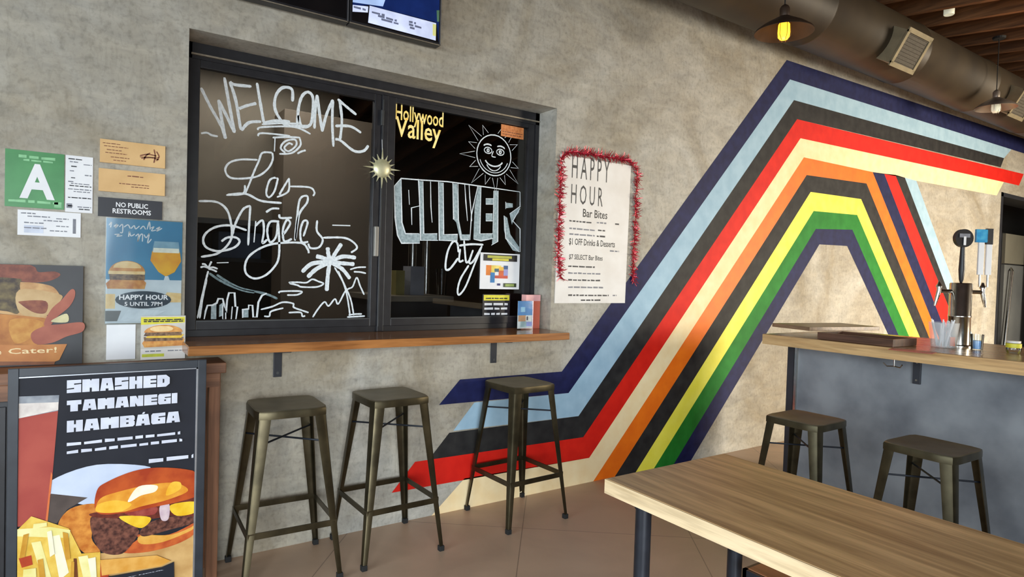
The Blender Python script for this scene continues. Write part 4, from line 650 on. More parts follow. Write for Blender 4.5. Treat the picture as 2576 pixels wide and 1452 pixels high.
pm = [pmat('poster_ground', (30, 32, 40), (38, 40, 48), 5, 0.5, spec=0.2), pmat('paper_print', (186, 198, 220), (204, 214, 232), 8, 0.5, spec=0.2), pmat('shade_print', (76, 66, 62), (96, 84, 78), 10, 0.5, spec=0.2), pmat('tabletop_print', (186, 142, 84), (212, 172, 112), 12, 0.5, spec=0.2),
 pmat('glass_rim_print', (120, 126, 136), (160, 164, 170), 20, 0.5, spec=0.2), pmat('head_print', (206, 196, 190), (228, 220, 212), 30, 0.5, spec=0.2), pmat('red_beer_print', (158, 66, 60), (176, 84, 72), 6, 0.5, spec=0.2), pmat('amber_print', (206, 104, 60), (220, 124, 70), 10, 0.5, spec=0.2),
 pmat('toast_print', (186, 104, 36), (222, 150, 66), 34, 0.5, spec=0.2), pmat('bun_base_print', (176, 74, 36), (206, 106, 50), 26, 0.5, spec=0.2), pmat('crumb_print', (214, 150, 56), (226, 170, 80), 26, 0.5, spec=0.2),
 pmat('patty_print', (62, 34, 30), (128, 80, 64), 60, 0.5, spec=0.2), pmat('patty_print', (0,0,0)), pmat('under_bun_print', (84, 34, 26), (122, 54, 40), 40, 0.5, spec=0.2),
 pmat('melt_print', (228, 178, 30), (240, 204, 60), 20, 0.5, spec=0.2), pmat('melt_print', (0,0,0)), pmat('onion_print', (196, 170, 180), (214, 194, 196), 40, 0.5, spec=0.2), pmat('tomato_print', (136, 48, 44), (160, 76, 66), 40, 0.5, spec=0.2),
 pmat('crust_print', (160, 56, 24), (190, 84, 34), 16, 0.5, spec=0.2), pmat('crown_print', (214, 134, 34), (232, 166, 60), 20, 0.5, spec=0.2), pmat('crown_gold_print', (232, 170, 40), (242, 194, 70), 20, 0.5, spec=0.2), pmat('shine_print', (240, 226, 196), (250, 240, 220), 30, 0.5, spec=0.2), pmat('crown_gold_print', (0,0,0)),
 pmat('fries_print', (214, 166, 54), (236, 204, 100), 18, 0.5, spec=0.2), pmat('fry_light_print', (228, 216, 130), (240, 232, 170), 14, 0.5, spec=0.2), pmat('fry_pale_print', (232, 228, 190), (244, 240, 214), 12, 0.5, spec=0.2), pmat('fry_light_print', (0,0,0)), pmat('ketchup_print', (176, 66, 36), None, 20, 0.5, spec=0.2), pmat('fry_light_print', (0,0,0)), pmat('dark_gap_print', (110, 60, 30), None, 20, 0.5, spec=0.2), pmat('ketchup_print', (0,0,0)), pmat('bread_print', (212, 150, 60), (228, 174, 90), 20, 0.5, spec=0.2)]+[pmat('fry_shade_print', (190, 132, 36), (214, 164, 66), 16, 0.5, spec=0.2), pmat('fry_light_print', (0,0,0)), pmat('fry_shade_print', (0,0,0)), pmat('fry_pale_print', (0,0,0)), pmat('fry_shade_print', (0,0,0)), pmat('fry_light_print', (0,0,0)), pmat('fry_shade_print', (0,0,0)), pmat('fry_pale_print', (0,0,0)), pmat('poster_ground', (0,0,0))]
m = MB(); y = PY+.0045; zlo = fz0+.03
for i_, (pts, mt) in enumerate(zip(PR, pm)):
    if i_ in (1, 8, 9, 10, 11, 12, 13, 14, 15, 16, 17, 18, 19, 20, 21, 22): pts = soft(pts)
    lay([(min(max(a, fx0+.03), fx1-.036), min(max(b, zlo), fz1-.034)) for a, b in pts], mt, lambda *q: q)
m.build('picture', t)
m = MB(); yt = y-.0006
pl_, pg_ = pmat('poster_lettering', (196, 200, 214), (214, 218, 230), 20, 0.4), MATS['poster_ground']
FULL = [(0,0),(1,0),(1,1),(0,1)]
GL = {'S': (FULL, [[(.5,.62),(1,.66),(1,.74),(.5,.72)],[(0,.27),(.5,.29),(.5,.39),(0,.35)]]), 'M': (FULL, [[(.44,0),(.56,0),(.56,.32),(.44,.32)],[(.44,1),(.56,1),(.5,.86)]]),
 'A': ([(0,0),(1,0),(.86,1),(.14,1)], [[(.4,0),(.6,0),(.6,.17),(.4,.17)],[(.46,.42),(.54,.42),(.54,.6),(.46,.6)]]), 'H': (FULL, [[(.44,0),(.56,0),(.56,.36),(.44,.36)],[(.44,.66),(.56,.66),(.56,1),(.44,1)]]),
 'E': (FULL, [[(.55,.6),(1,.6),(1,.7),(.55,.7)],[(.55,.3),(1,.3),(1,.4),(.55,.4)]]), 'D': ([(0,0),(.7,0),(1,.25),(1,.75),(.7,1),(0,1)], [[(.44,.32),(.56,.36),(.56,.64),(.44,.68)]]),
 'T': ([(.24,0),(.76,0),(.76,.6),(1,.6),(1,1),(0,1),(0,.6),(.24,.6)], []), 'N': (FULL, [[(.4,0),(.56,0),(.4,.34)],[(.46,1),(.6,1),(.6,.66)]]), 'G': ([(.1,0),(1,0),(1,1),(.1,1),(0,.85),(0,.15)], [[(.52,.58),(1,.6),(1,.7),(.52,.68)],[(.48,.3),(.62,.3),(.62,.44),(.48,.44)]]),
 'I': (FULL, []), 'B': ([(0,0),(.88,0),(1,.14),(1,.44),(.92,.52),(1,.6),(1,.88),(.9,1),(0,1)], [[(.42,.64),(.58,.64),(.58,.76),(.42,.76)],[(.42,.26),(.58,.26),(.58,.4),(.42,.4)]])}
def block_word(s_, a, b):
    ws = [.45 if ch == 'I' else (1.2 if ch == 'M' else 1.0) for ch in s_]; gap = .07; tot = sum(ws)+gap*(len(ws)-1); x = a[0]; k = (b[0]-a[0])/tot
    for ch, w_ in zip(s_, ws):
        g = GL['A' if ch == '\u00c1' else ch]; fn = lambda u, v: (x+u*w_*k, a[1]+(b[1]-a[1])*v)
        m.poly([fn(*q) for q in g[0]], yt, pl_)
        for c_ in g[1]: m.poly([fn(*q) for q in c_], yt-.0004, pg_)
        if ch == '\u00c1': m.poly([fn(*q) for q in ((.42,1.04),(.58,1.04),(.64,1.2),(.5,1.2))], yt, pl_)
        x += (w_+gap)*k
for s_, a, b in (('SMASHED', (-0.047, 0.9024), (0.2742, 0.9479)), ('TAMANEGI', (-0.0463, 0.8359), (0.301, 0.8754)), ('HAMB\u00c1GA', (-0.0455, 0.7621), (0.3116, 0.8036))): block_word(s_, a, b)
text(m, 'HAPPY HOUR', (0.0887, 0.1946), (0.2653, 0.1965), yt, MATS['poster_lettering'], 0.04); m.build('lettering', t)
m = MB(); g0 = (-0.045, 0.718); g1 = (0.313, 0.7169)
hgt = 0.0125
for k, (p_, q_) in enumerate((( (-0.045, 0.7137), (0.313, 0.7138)), ((-0.0447, 0.6853), (0.3203, 0.685)), ((0.2089, 0.6158), (0.3602, 0.6221)))): greek(m, p_[0], q_[0], p_[1], hgt if k < 2 else .016, yt, MATS['poster_lettering'], 130+k)
m.build('small_print', t)

# ================================================================== happy hour menu with tinsel
p0, p1 = (2.452, 1.193), (3.07, 2.13); f = UV(p0, p1)
t = thing('happy_hour_menu', (p0[0], -0.004, p0[1]), 'tall white HAPPY HOUR price sheet on the wall beside the window', 'menu')
m = MB(); m.poly([p0, (3.062, 1.193), (3.075, 2.13), (2.462, 2.13)], -0.004, M['paperwarm']); m.poly([p0, (3.062, 1.193), (3.075, 2.13), (2.462, 2.13)], -0.0005, M['paperwarm']); m.build('sheet', t)
m = MB(); IK = M['ink']; yy = -0.0046
GK = pmat('charcoal_ink', (58, 56, 56), (90, 88, 86), 80, 0.6)
MT = {'h1': ((2.5575, 1.9934), (2.8787, 2.1392)), 'h2': ((2.5578, 1.8294), (2.8269, 1.9549)), 'bb': ((2.6606, 1.7511), (2.8727, 1.804)), 'o1': ((2.5527, 1.5608), (2.9499, 1.6099)), 'o2': ((2.5565, 1.4697), (2.8436, 1.5067))}
for key, s_ in (('h1', 'HAPPY'), ('h2', 'HOUR')): text(m, s_, MT[key][0], MT[key][1], yy, GK, 0.0, spacing=1.5)
text(m, 'Bar Bites', *MT['bb'], yy, IK, .01); text(m, '$1 OFF Drinks & Desserts', *MT['o1'], yy, IK, .012); text(m, '$7 SELECT Bar Bites', *MT['o2'], yy, IK, .012); m.build('lettering', t)
m = MB()
for k, (x0, x1, zz) in enumerate([(2.5499, 2.7469, 1.7142), (2.7817, 2.8658, 1.7187), (2.9449, 2.9812, 1.7203), (2.5519, 2.7663, 1.6662), (2.7943, 2.8574, 1.669), (2.5534, 2.7679, 1.6303), (2.7856, 2.8592, 1.6294), (2.9064, 2.9898, 1.5376), (2.552, 2.7771, 1.4247), (2.5538, 2.8385, 1.3816), (2.5556, 2.8335, 1.3376), (2.5575, 2.8568, 1.2911), (2.5597, 2.9092, 1.2393), (2.9453, 2.9817, 1.2404), (2.6671, 2.8465, 1.208)]): greek(m, x0, x1, zz, .011, yy, M['inkgrey'] if k % 2 else GK, 200+k)
m.build('small_print', t)
tl = MB(); kk = tl.mi(M['tinsel']); rr = random.Random(3)
path = [(2.487, 1.3515), (2.465, 1.5014), (2.4632, 1.7014), (2.4614, 1.9007), (2.4686, 2.1131), (2.5279, 2.1558), (2.7619, 2.161), (3.0603, 2.1618), (3.1273, 2.1022), (3.1279, 1.8571), (3.1271, 1.6385), (3.1199, 1.4741), (3.1262, 1.3427)]
for (a, b), (c_, d) in zip(path, path[1:]):
    n = int(((c_-a)**2+(d-b)**2)**.5*560)
    for i in range(n):
        u = rr.random(); x, z = a+(c_-a)*u, b+(d-b)*u; an = rr.uniform(0, 6.28); L_ = rr.uniform(.015, .05); wv = .0028
        dx, dz, dy = L_*math.cos(an), L_*math.sin(an), -rr.uniform(.002, .03); nx, nz = -math.sin(an)*wv, math.cos(an)*wv
        tl.bm.faces.new([tl.bm.verts.new(q) for q in ((x-nx, -.008, z-nz), (x+nx, -.008, z+nz), (x+dx+nx*.4, -.008+dy, z+dz+nz*.4), (x+dx-nx*.4, -.008+dy, z+dz-nz*.4))]).material_index = kk
tag(tl.build('tinsel_garland'), 'red tinsel garland draped around the white happy hour sheet', 'garland')

# ================================================================== menu screens above the window
def screen(name, x0, x1, z0, z1, label):
    t = thing(name, (x0, -0.05, z0), label, 'screen'); m = MB(); m.box((x0, -0.075, z0), (x1, -0.02, z1), M['black'], 0.004); m.build('housing', t)
    m = MB(); m.box((x0+.2, -0.02, z0+.2), (x1-.2, 0.0, z1-.2), M['trimdark']); m.build('wall_mount', t)
    m = MB(); m.box((x0+.012, -0.077, z0+.016), (x1-.012, -0.0745, z1-.012), M['screen']); d = m.build('display', t)
    m = MB(); m.box((x1-.006, -0.0775, z0+.002), (x1-.001, -0.074, z1-.002), MATS['frame_lip']); m.box((x0, -0.0775, z0+.001), (x1, -0.074, z0+.006), MATS['pale_aluminium']); m.build('bezel_edge', t); return t, d
sx1, szb = (1.5654, 2.5793); sxm = 1.0631
screen('menu_screen', sx1-1.03, sxm-.004, szb, szb+.72, 'blank black menu screen at the upper left above the window')
t, d = screen('menu_screen', sxm+.001, sx1, szb, szb+.72, 'menu screen showing white text on deep blue, above the window')
def scr(n, c, e=0.5): return pmat(n, c, None, 12, 0.2, emit=e)
m = MB(); y = -0.0772
SCP = [[(1.0647, 2.8287), (1.5755, 2.977), (1.5866, 2.622), (1.5561, 2.5966), (1.5376, 2.6974), (1.1615, 2.6904), (1.0687, 2.6662)], [(1.0673, 2.7246), (1.2516, 2.7573), (1.2344, 2.703), (1.0683, 2.6829)], [(1.0686, 2.6704), (1.1572, 2.6829), (1.1557, 2.6526), (1.0694, 2.637)], [(1.1638, 2.6889), (1.5351, 2.6931), (1.5354, 2.601), (1.1583, 2.6033)], [(1.5149, 2.685), (1.5353, 2.6854), (1.5357, 2.6239), (1.5167, 2.624)], [(1.5356, 2.7607), (1.5717, 2.7654), (1.5684, 2.705), (1.54, 2.7025)]]
for pts, mt in zip(SCP, (scr('screen_navy', (16, 34, 84)), scr('screen_sky', (160, 184, 226)), scr('screen_white', (196, 204, 232)), scr('screen_white', (0,0,0)), scr('screen_yellow', (206, 204, 130)), scr('screen_green', (70, 100, 80)))): lay([(min(max(a, sxm+.014), sx1-.013), max(b, szb+.017)) for a, b in pts], mt, lambda *q: q)
for k, (a, b) in enumerate([((1.176, 2.6556), (1.2443, 2.6817)), ((1.2083, 2.6445), (1.3104, 2.6766)), ((1.2271, 2.6319), (1.3204, 2.6572)), ((1.3784, 2.6574), (1.4174, 2.667)), ((1.3788, 2.6428), (1.4574, 2.6597)), ((1.3841, 2.6285), (1.4182, 2.639)), ((1.0821, 2.6571), (1.1439, 2.6709))]): greek(m, a[0], b[0], a[1], .012, y-.0004, scr('screen_text', (110, 116, 140), .2), 300+k)
m.build('content', d)

# ================================================================== ventilation duct
DYc, DZc, DR = -0.33, 3.452, 0.262
t = thing('ventilation_duct', (5, DYc, DZc), 'large round galvanised air duct running under the ceiling along the wall', 'duct')
m = MB(); k = m.mi(M['duct']); n = 40; rings = []; x = -3.0
def dring(x, r): return [m.bm.verts.new((x, DYc+r*math.cos(2*math.pi*j/n), DZc+r*math.sin(2*math.pi*j/n))) for j in range(n)]
for s0 in [v*1.5-3.0 for v in range(11)]:
    for dx, r in ((0.0, DR), (0.01, DR+.006), (0.03, DR+.006), (0.04, DR)): rings.append(dring(min(s0+dx, 12.99), r))
for a, b in zip(rings, rings[1:]):
    for j in range(n): m.bm.faces.new((a[j], a[(j+1) % n], b[(j+1) % n], b[j])).material_index = k
bmesh.ops.recalc_face_normals(m.bm, faces=m.bm.faces[:]); m.build('tube', t, True); DUCT = t
def register(xc, label, duct):
    # square air register on a box collar on the lower front of the duct
    an = math.radians(210); d = Vector((0, math.cos(an), math.sin(an))); u = Vector((1, 0, 0)); v = d.cross(u); c = Vector((xc, DYc, DZc)); w, h, q = .36, .26, .36
    m = MB(); m.obox(c+d*.2-u*(w/2)-v*(h/2), u*w, v*h, d*(q-.2), M['grille'], 0.002); t = m.build('air_register', duct); t['label'] = label
    m = MB(); o = c+d*(q+.001)
    for a, b, e, g in ((-w/2-.02, -h/2-.02, w+.04, .035), (-w/2-.02, h/2-.015, w+.04, .035), (-w/2-.02, -h/2, .035, h), (w/2-.015, -h/2, .035, h)): m.obox(o+u*a+v*b, u*e, v*g, d*.012, M['grille'])
    m.build('flange', t); m = MB()
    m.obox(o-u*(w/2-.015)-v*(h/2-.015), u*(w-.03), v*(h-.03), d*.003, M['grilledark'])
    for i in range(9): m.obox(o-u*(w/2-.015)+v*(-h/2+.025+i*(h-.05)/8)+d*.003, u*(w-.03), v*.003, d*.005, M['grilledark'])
    m.build('louvre', t)
register(5.529, 'square air register nearer the lit lamp', DUCT)
register(7.981, 'square air register at the far end of the duct', DUCT)

# ================================================================== lamps
def pendant(c, dia, label, lit, sm, top):
    t = thing('pendant_lamp', c, label, 'lamp', 'pendant lamps'); c = Vector(c); R = dia/2
    m = MB(); m.lathe(c, [(R, 0), (R*.97, .012), (R*.72, .045), (R*.42, .075), (R*.22, .095), (R*.2, .098), (R*.22, .09), (R*.42, .069), (R*.72, .038), (R*.95, .006), (R*.99, -.002)], sm, 40, close=True); m.build('shade', t, True)
    m = MB(); m.lathe(c, [(.026, .09), (.03, .1), (.03, .15), (.022, .165), (.008, .175)], sm, 20); m.build('socket', t, True)
    m = MB(); m.tube([c+Vector((0, 0, .17)), Vector((c.x, c.y, top))], .004, M['rubber'], 8); m.build('cord', t)
    m = MB(); m.lathe(c, [(.02, .07), (.034, .05), (.037, .0), (.034, -.032), (.022, -.043), (.001, -.045)], M['bulb'] if lit else M['bulbdim'], 20); j = m.build('glass_jar', t, True)
    m = MB()
    for i in range(6):
        a = math.pi*2*i/6; m.tube([c+Vector((.04*math.cos(a), .04*math.sin(a), .06)), c+Vector((.042*math.cos(a), .042*math.sin(a), -.02)), c+Vector((.02*math.cos(a), .02*math.sin(a), -.052))], .0018, sm, 5)
    m.build('cage', t)
    m = MB(); m.lathe((c.x, c.y, top), [(.05, -.02), (.055, 0)], M['rubber'], 16); m.build('canopy', t)
def ceil_z(yy): return CZ+yy*CS
L1 = (3.6354, -0.7457, 2.9436); L2 = (7.2165, -0.6685, 3.0974)
pendant(L1, 0.355, 'lit brown pendant lamp with amber glass hanging before the mural peak', True, M['shade'], ceil_z(L1[1])+.0)
bulb('pendant_bulb', (L1[0], L1[1], L1[2]-.09), 0.8, (1.0, 0.62, 0.25), .03)
pendant(L2, 0.345, 'unlit grey pendant lamp at the right edge of the photo', False, M['shadelight'], ceil_z(L2[1])+.0)
J = (6.3279, -0.5878, 3.8385)
t = thing('spotlight', J, 'small white ceiling spotlight among the timber joists', 'lamp'); m = MB(); c = Vector(J); m.lathe(c, [(.038, -.055), (.042, -.05), (.042, .045), (.03, .055)], M['bulbdim'], 18); m.build('diffuser', t, True)
m = MB(); m.lathe(c, [(.05, .045), (.05, .075), (.02, .085), (.012, .09), (.012, ceil_z(c.y)-c.z)], M['shade'], 18); m.build('holder', t, True)

# ================================================================== slate front bar counter on the right
CX, CT_, CN = 3.65, 1.03, -0.672
t = thing('bar_counter', (4.1, -2.0, 0), 'free standing bar counter with wood top and slate grey front', 'counter')
m = MB(); m.box((CX+.002, -3.6, CT_-.062), (4.6, CN, CT_), M['bar'], 0.003); top = m.build('worktop', t)
m = MB(); m.box((CX-.002, -3.6, CT_-.064), (CX+.006, CN, CT_-.002), M['baredge']); m.build('worktop_edge', top)
m = MB(); m.box((3.9, -2.02, 0), (3.94, CN-.03, CT_-.062), M['panel']); m.box((3.9, -3.6, 0), (3.94, -2.03, CT_-.062), M['panel']); m.build('front_panel', t)
m = MB(); m.box((3.94, CN-.07, 0), (4.55, CN-.03, CT_-.062), M['panel']); m.build('end_panel', t)
m = MB(); m.box((3.893, CN-.075, 0), (3.905, CN-.028, CT_-.062), M['trimdark']); m.build('corner_trim', t)
m = MB(); m.box((3.884, CN-.10, 0.02), (3.9, CN-.084, CT_-.07), M['steel']); m.build('corner_strip', t)
m = MB(); m.box((3.895, -2.034, 0), (3.902, -2.016, CT_-.062), M['darksteel']); m.build('joint_strip', t)
by = -1.4922
m = MB(); m.box((3.886, by-.02, CT_-.062-.15), (3.9, by+.02, CT_-.062), M['trimdark'], .002); m.box((3.70, by-.02, CT_-.07), (3.9, by+.02, CT_-.062), M['trimdark']); m.tube([(3.884, by, .94), (3.888, by, .94)], .006, M['steel'], 8); m.tube([(3.884, by, .84), (3.888, by, .84)], .006, M['steel'], 8); m.build('bracket', t)
hy = -1.421
m = MB(); m.tube([(3.78, hy, CT_-.062), (3.78, hy, CT_-.115)], .004, M['steel'], 8)
for s in (-1, 1): m.tube([(3.78, hy, CT_-.115), (3.77, hy+s*.035, CT_-.118), (3.76, hy+s*.05, CT_-.1)], .0035, M['steel'], 8)
m.build('bag_hook', t)
# things on the bar
t = thing('beer_tower', (4.1628, -1.5859, 1.03), 'polished steel draught tower on the bar counter', 'beer tower')
tc = Vector(t.location); th = 1.396
m = MB(); m.lathe(tc, [(.066, 0), (.066, .008), (.056, .014), (.055, (th-1.03)*.46), (.0565, (th-1.03)*.465), (.0565, (th-1.03)*.49), (.055, (th-1.03)*.495), (.055, th-1.03-.006), (.05, th-1.03), (.001, th-1.03)], M['steel'], 36); m.build('column', t, True)
vr = (R_-Vector((0, 0, R_.z))).normalized(); vf = Vector((-vr.y, vr.x, 0))  # the tower faces the bar staff; taps sit either side
tapz = th-1.03-.05
for s in (-1, 1):
    m = MB(); b = tc+vr*(s*.055)+Vector((0, 0, tapz)); m.tube([b, b+vr*s*.075], .011, M['steel'], 12); e = b+vr*s*.07
    m.tube([e+Vector((0, 0, .035)), e, e+vr*s*.012-Vector((0, 0, .05)), e+vr*s*.02-Vector((0, 0, .085))], [.01, .013, .01, .006], M['steel'], 12)
    m.lathe(e, [(.016, .02), (.016, .032), (.01, .04), (.006, .055)], M['steel'], 12); m.build('faucet', t, True)
m = MB(); hb = tc+Vector((-.0, 0, th-1.03)); tz = 1.652-th
m.tube([hb, hb+Vector((0, 0, .02)), hb+Vector((0, 0, tz*.3)), hb+Vector((0, 0, tz*.85))], [.006, .012, .016, .011], M['black'], 14); o = hb+Vector((0, 0, tz)); m.tube([o+vf*.012, o-vf*.012], .052, M['black'], 24); hd = m.build('tap_handle', t, True); hd['label'] = 'black tap handle with a round disc head'
m = MB(); m.obox(o-vf*.0135-vr*.03+Vector((0,0,.004)), vr*.06, vf*-.001, Vector((0,0,.022)), M['inkgrey']); m.obox(o-vf*.0135-vr*.006-Vector((0,0,.04)), vr*.014, vf*-.001, Vector((0,0,.05)), M['white']); m.build('badge', hd)
e = tc+vr*.125+Vector((0, 0, tapz+.05))
for s, hh, mt, top_ in ((0, .235, M['white'], pmat('cyan_blue_print', (40, 140, 196), (80, 176, 214), 30, 0.3)), (1, .225, M['white'], M['trimdark'])):
    m = MB(); b = e+vr*(s*.045)-vr*.02; m.tube([b-Vector((0,0,.02)), b+Vector((0,0,.06))], .006, M['steel'], 8); m.obox(b-vr*.016-vf*.006+Vector((0,0,.05)), vr*.032, vf*.012, Vector((0,0,hh-.05)), mt, .002)
    m.obox(b-vr*(.034 if s == 0 else .02)-vf*.008+Vector((0,0,hh)), vr*(.066 if s == 0 else .038), vf*.016, Vector((0,0,.075 if s == 0 else .09)), top_, .002); hd = m.build('tap_handle', t); hd['label'] = ('white tap handle with a blue square top', 'white tap handle with a dark top')[s]
cb = (4.0071, -1.5701, 1.031)
t = thing('straw_cup', cb, 'clear plastic cup packed with white stirrers beside the beer tower', 'cup'); c = Vector(cb); hC = 0.139
m = MB(); m.lathe(c, [(.001, 0), (.058, 0), (.074, hC), (.0725, hC), (.0565, .003), (.001, .003)], M['frost'], 32); m.build('cup', t, True)
rr = random.Random(5)
for i in range(22):
    a = rr.uniform(0, 6.28); r0 = rr.uniform(.005, .045); r1 = rr.uniform(.02, .062); a2 = a+rr.uniform(-.5, .5); m = MB(); m.tube([c+Vector((r0*math.cos(a), r0*math.sin(a), .006)), c+Vector((r1*math.cos(a2), r1*math.sin(a2), hC+rr.uniform(-.012, .02)))], .0038, M['white'], 6); tag(m.build('straw'), 'white stirrer standing in the clear cup on the bar', 'straw', 'stirrers in the bar cup')
m = MB(); m.obox(c-vr*-.004-vf*.052+Vector((0,0,.012)), vr*.026, vf*.004, Vector((0,0,.05)), M['orangep']); tag(m.build('sachet'), 'small orange packet inside the clear cup on the bar', 'sachet')
gb = (4.0741, -1.7091, 1.0305); c = Vector(gb)
t = thing('tumbler', gb, 'small clear tumbler with a pale blue candle right of the beer tower', 'glass'); m = MB(); m.lathe(c, [(.001, 0), (.027, 0), (.031, .085), (.0295, .085), (.0255, .004), (.001, .004)], M['clear'], 28); m.build('glass', t, True)
m = MB(); m.lathe(c, [(.001, .0045), (.0245, .0045), (.027, .05), (.001, .05)], pmat('blue_wax', (130, 176, 226), (190, 210, 236), 30, 0.5), 24); m.build('candle', t, True)
gb = (3.9864, -1.3577, 1.0305); c = Vector(gb)
t = thing('small_dish', gb, 'small clear glass dish in front of the wooden boards on the bar', 'dish'); m = MB(); m.lathe(c, [(.001, 0), (.026, 0), (.035, .035), (.033, .035), (.024, .003), (.001, .003)], M['clear'], 26); m.build('bowl', t, True)
gb = (4.105, -1.8649, 1.0305); c = Vector(gb)
t = thing('sauce_jar', gb, 'small jar with a pale lid and yellow band at the right end of the bar', 'jar'); m = MB(); m.lathe(c, [(.001, 0), (.03, 0), (.034, .01), (.034, .04), (.03, .046), (.001, .046)], M['clear'], 26); m.build('jar', t, True); m = MB(); m.lathe(c, [(.0348, .028), (.0348, .05), (.001, .052)], M['yellow'], 26); m.build('band', t, True); m = MB(); m.lathe(c, [(.031, .0525), (.031, .064), (.001, .065)], M['paperwarm'], 26); m.build('lid', t, True)
ta, tb = Vector((*(3.6847, -1.0201), 1.031)), Vector((*(3.6715, -1.4585), 1.031)); du = tb-ta; pn = Vector((-du.y, du.x, 0)).normalized()*.26
t = thing('wooden_tray', ta, 'low dark brown wooden tray on the bar counter', 'tray'); dw = wood('tray_wood', (70, 46, 34), (112, 78, 58), 'Y', 0.4)
m = MB(); m.obox(ta, du, pn, Vector((0, 0, .012)), dw, .002); m.build('base', t)
m = MB(); m.obox(ta+Vector((0,0,.012)), du*.03, pn, Vector((0,0,.03)), dw); m.obox(ta+du*.97+Vector((0,0,.012)), du*.03, pn, Vector((0,0,.03)), dw); m.obox(ta+pn*.95+du*.03+Vector((0,0,.012)), du*.94, pn*.05, Vector((0,0,.03)), dw); m.obox(ta+du*.03+Vector((0,0,.012)), du*.94, pn*.05, Vector((0,0,.03)), dw); m.build('rim', t)
ba, bb = Vector((*(3.7026, -0.9569), 1.073)), Vector((*(4.756, -1.1693), 1.073))
bb = ba+(bb-ba).normalized()*min((bb-ba).length, .62); du = bb-ba; pn = Vector((-du.y, du.x, 0)).normalized()*.3
m = MB(); m.obox(ba, du, pn, Vector((0, 0, .024)), wood('board_wood', (92, 70, 52), (140, 112, 84), 'Y', 0.35), .002); tag(m.build('serving_board'), 'light brown wooden board lying across the tray on the bar', 'board')
gb = (3.5542, -1.5888, 1.0305)
m = MB(); m.obox(Vector(gb)+Vector((-.02,-.12,0)), (.1, .02, 0), (-.02, .2, 0), (0, 0, .004), pmat('red_menu_cover', (150, 70, 56), (166, 84, 66), 10, 0.4), .001); tag(m.build('red_menu'), 'flat reddish menu lying on the bar in front of the clear cup', 'menu')

# ================================================================== communal table in the foreground
t = thing('communal_table', (1.66, -2.6, 0), 'long wooden communal table with black pipe legs in the foreground', 'table')
TX0, TX1, TY1, TZ = 1.345, 1.925, -1.67, 0.745
m = MB(); m.obox((TX0+.004, -4.4, TZ-.044), (TX1-TX0-.004, 0, 0), (0, 4.4+TY1-.03, 0), (0, 0, .044), M['oaky'], .002); tp = m.build('table_top', t)
m = MB(); m.box((TX0, -4.4, TZ-.045), (TX0+.006, TY1-.029, TZ-.0015), M['edge']); m.build('edge_strip', tp)
for lx, ly in ((TX0+.075, TY1-.125), (TX1-.09, TY1-.155), (TX0+.075, -3.9), (TX1-.09, -3.9)):
    m = MB(); m.tube([(lx, ly, .0), (lx, ly, TZ-.05)], .0245, M['iron'], 20); m.lathe((lx, ly, 0), [(.05, 0), (.05, .008), (.028, .012), (.028, .03)], M['iron'], 20); m.lathe((lx, ly, TZ-.075), [(.028, 0), (.028, .02), (.055, .022), (.055, .03)], M['iron'], 20); m.build('leg', t, True)
t = thing('bench', (1.9, -2.6, 0), 'low wooden bench with black metal edge under the communal table', 'bench')
BX, BY, BZ = 1.756, -1.9119, .45
m = MB(); m.box((BX+.012, -3.7, BZ-.02), (BX+.31, BY-.012, BZ+.004), wood('bench_wood', (120, 74, 44), (164, 110, 72), 'Y', .4), .002); m.build('seat', t)
m = MB(); m.box((BX, -3.71, BZ-.03), (BX+.014, BY, BZ+.001), M['iron']); m.box((BX+.306, -3.71, BZ-.03), (BX+.32, BY, BZ+.001), M['iron']); m.box((BX, BY-.014, BZ-.03), (BX+.32, BY, BZ+.001), M['iron']); m.build('edge_frame', t)
for lx in (BX+.02, BX+.3):
    for ly in (BY-.08, -3.6): m = MB(); m.tube([(lx, ly, 0), (lx, ly, BZ-.03)], .016, M['bronze'], 12); m.build('leg', t)

# ================================================================== kitchen behind the window and the doorway
m = MB(); m.box((0.35, 2.1, 1.72), (1.75, 3.25, 2.95), M['hood'], .004); m.box((0.33, 2.08, 1.68), (1.77, 3.27, 1.72), M['darksteel']); tag(m.build('reflection_box'), 'grey steel box standing in for a reflection in the left window pane', 'hood')  # added box, stands in for the ceiling reflected in the upper left pane
m = MB(); m.box((1.22, 1.75, .0), (2.1, 2.05, 2.55), pmat('taupe_box', (120, 110, 98), (134, 122, 108), 2, .5), .004); m.box((1.9, 1.74, 1.75), (2.09, 1.749, 2.5), M['kitchendark']); tag(m.build('tone_box'), 'tall taupe box added for the brown grey tone in the right half of the left pane', 'cabinet')  # added box and dark strip, give the left pane its brown-grey tone
t = thing('storage_rack', (0.9, 3.0, 0), 'dark shelving rack seen through the left window pane', 'shelving')
for z in (.5, .95, 1.4): m = MB(); m.box((.3, 2.75, z), (2.1, 3.25, z+.03), M['darksteel']); m.build('shelf', t)
for x in (.3, 2.06):
    for yy_ in (2.75, 3.21): m = MB(); m.box((x, yy_, 0), (x+.04, yy_+.04, 1.5), M['darksteel']); m.build('post', t)
m = MB(); m.box((.95, 2.78, 1.431), (1.3, 3.1, 1.66), pmat('pale_blue_box', (120, 150, 190), (140, 168, 204), 8, .5), .01); tag(m.build('standin'), 'pale blue crate for a reflection in the left window pane', 'standin')  # added box, stands in for a pale blue reflection in the glass
KZ = 1.12; KA = [1.6218267353081426, 0.6200000000000006, 1.2252207617290336]; KB = [1.9886127513564775, 0.5000000000000004, 1.1940508521767423]
t = thing('kitchen_counter', (2.6, .9, 0), 'dark steel kitchen counter behind the right window pane', 'counter'); kz = (KA[2]+KB[2])/2
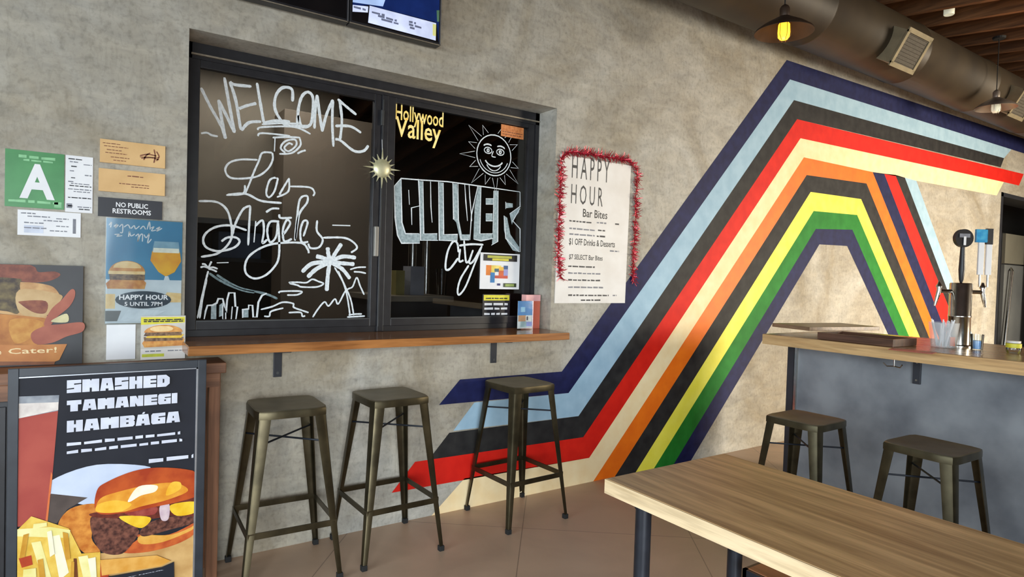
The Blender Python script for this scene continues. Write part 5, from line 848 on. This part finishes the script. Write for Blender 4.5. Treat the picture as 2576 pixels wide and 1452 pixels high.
m = MB(); m.box((KA[0]-.1, .5, kz-.035), (KB[0]+.02, 1.15, kz), M['hood'], .003); m.build('worktop', t); m = MB(); m.box((KA[0]-.08, .55, 0), (KB[0], 1.12, kz-.035), M['kitchendark']); m.build('cabinet', t)
KI = [(1.6980465662713884, 1.2398138606049298), (1.8201839172970216, 1.262302539344554), (1.8857687892655197, 1.3221171570176276), (1.9957257077807904, 1.3515637608058988), (2.0818882281119415, 1.2491487896322806)]
m = MB(); m.box((KI[0][0]-.03, .66, kz), (KI[0][0]+.03, .78, kz+.16), pmat('mustard_box', (150, 140, 84), None, 8, .5)); tag(m.build('carton'), 'yellowish carton on the counter behind the right pane', 'carton')
m = MB(); m.box((KI[1][0]-.05, .66, kz), (KI[1][0]+.05, .78, kz+.19), pmat('grey_box', (150, 152, 160), None, 8, .5)); tag(m.build('dispenser'), 'grey boxy dispenser on the counter behind the right pane', 'dispenser')
for i, hh in ((2, .36), (3, .38)):
    m = MB(); m.lathe((KI[i][0]+.03, .95, kz), [(.03, 0), (.03, hh), (.001, hh)], M['steel'], 18); tag(m.build('canister', None, True), ('left steel canister behind the right window pane', 'right steel canister behind the right window pane')[i-2], 'canister', 'steel canisters in the kitchen')
m = MB(); m.lathe((KI[4][0]-.05, .72, kz), [(.03, 0), (.042, .18), (.04, .18), (.028, .004)], M['clear'], 20); tag(m.build('tall_cup', None, True), 'tall clear cup on the counter behind the right pane', 'cup')
# refrigerator seen through the doorway at the far right
m = MB(); m.box((DX0-.0, -.002, 0), (DX0+.07, .3, DZ1), M['trimdark']); m.box((DX0, -.002, DZ1-.05), (DX1, .3, DZ1), M['trimdark']); struct(m.build('door_1'))
fz = 2.183; fm = 1.726; fx = 11.1
t = thing('refrigerator', (fx+.7, .8, 0), 'tall grey refrigerator inside the doorway at the far right', 'refrigerator')
m = MB(); m.box((fx, .5, 0), (12.98, 1.3, fz), M['darksteel'], .004); m.build('body', t)
m = MB(); m.box((fx+.01, .46, fm+.01), (12.94, .502, fz-.01), pmat('fridge_head', (132, 130, 116), (146, 144, 130), 2, .4, .1), .003); m.build('head_panel', t)
m = MB(); m.box((fx+.01, .46, .1), (12.94, .502, fm-.01), pmat('fridge_panel', (118, 122, 124), (136, 140, 140), 2, .4, .1), .003); dd = m.build('door', t)
hx = 11.095
m = MB(); m.tube([(hx+.25, .462, fm-.06), (hx+.16, .41, fm-.1), (hx, .41, .5), (hx, .462, .45)], .02, M['steel'], 10); m.build('handle', dd)
m = MB(); m.box((-.868, -.155, .02), (-.225, -.01, .84), M['black'], .004); m.box((-.87, -.15, 0), (-.235, -.02, .02), M['rubber'])  # added black box with made-up doors and handle, darkens the gap under the table
m.box((-.86, -.163, .05), (-.56, -.155, .82), M['black'], .002); m.box((-.55, -.163, .05), (-.235, -.155, .82), M['black'], .002); d = m.build('filler', WALL_TABLE); d['label'] = 'black cupboard added for the dark space under the table top'
m = MB(); m.tube([(-.27, -.178, .5), (-.27, -.178, .62)], .006, M['steel'], 8); m.tube([(-.27, -.165, .56), (-.27, -.178, .56)], .005, M['steel'], 8); m.build('handle', d)
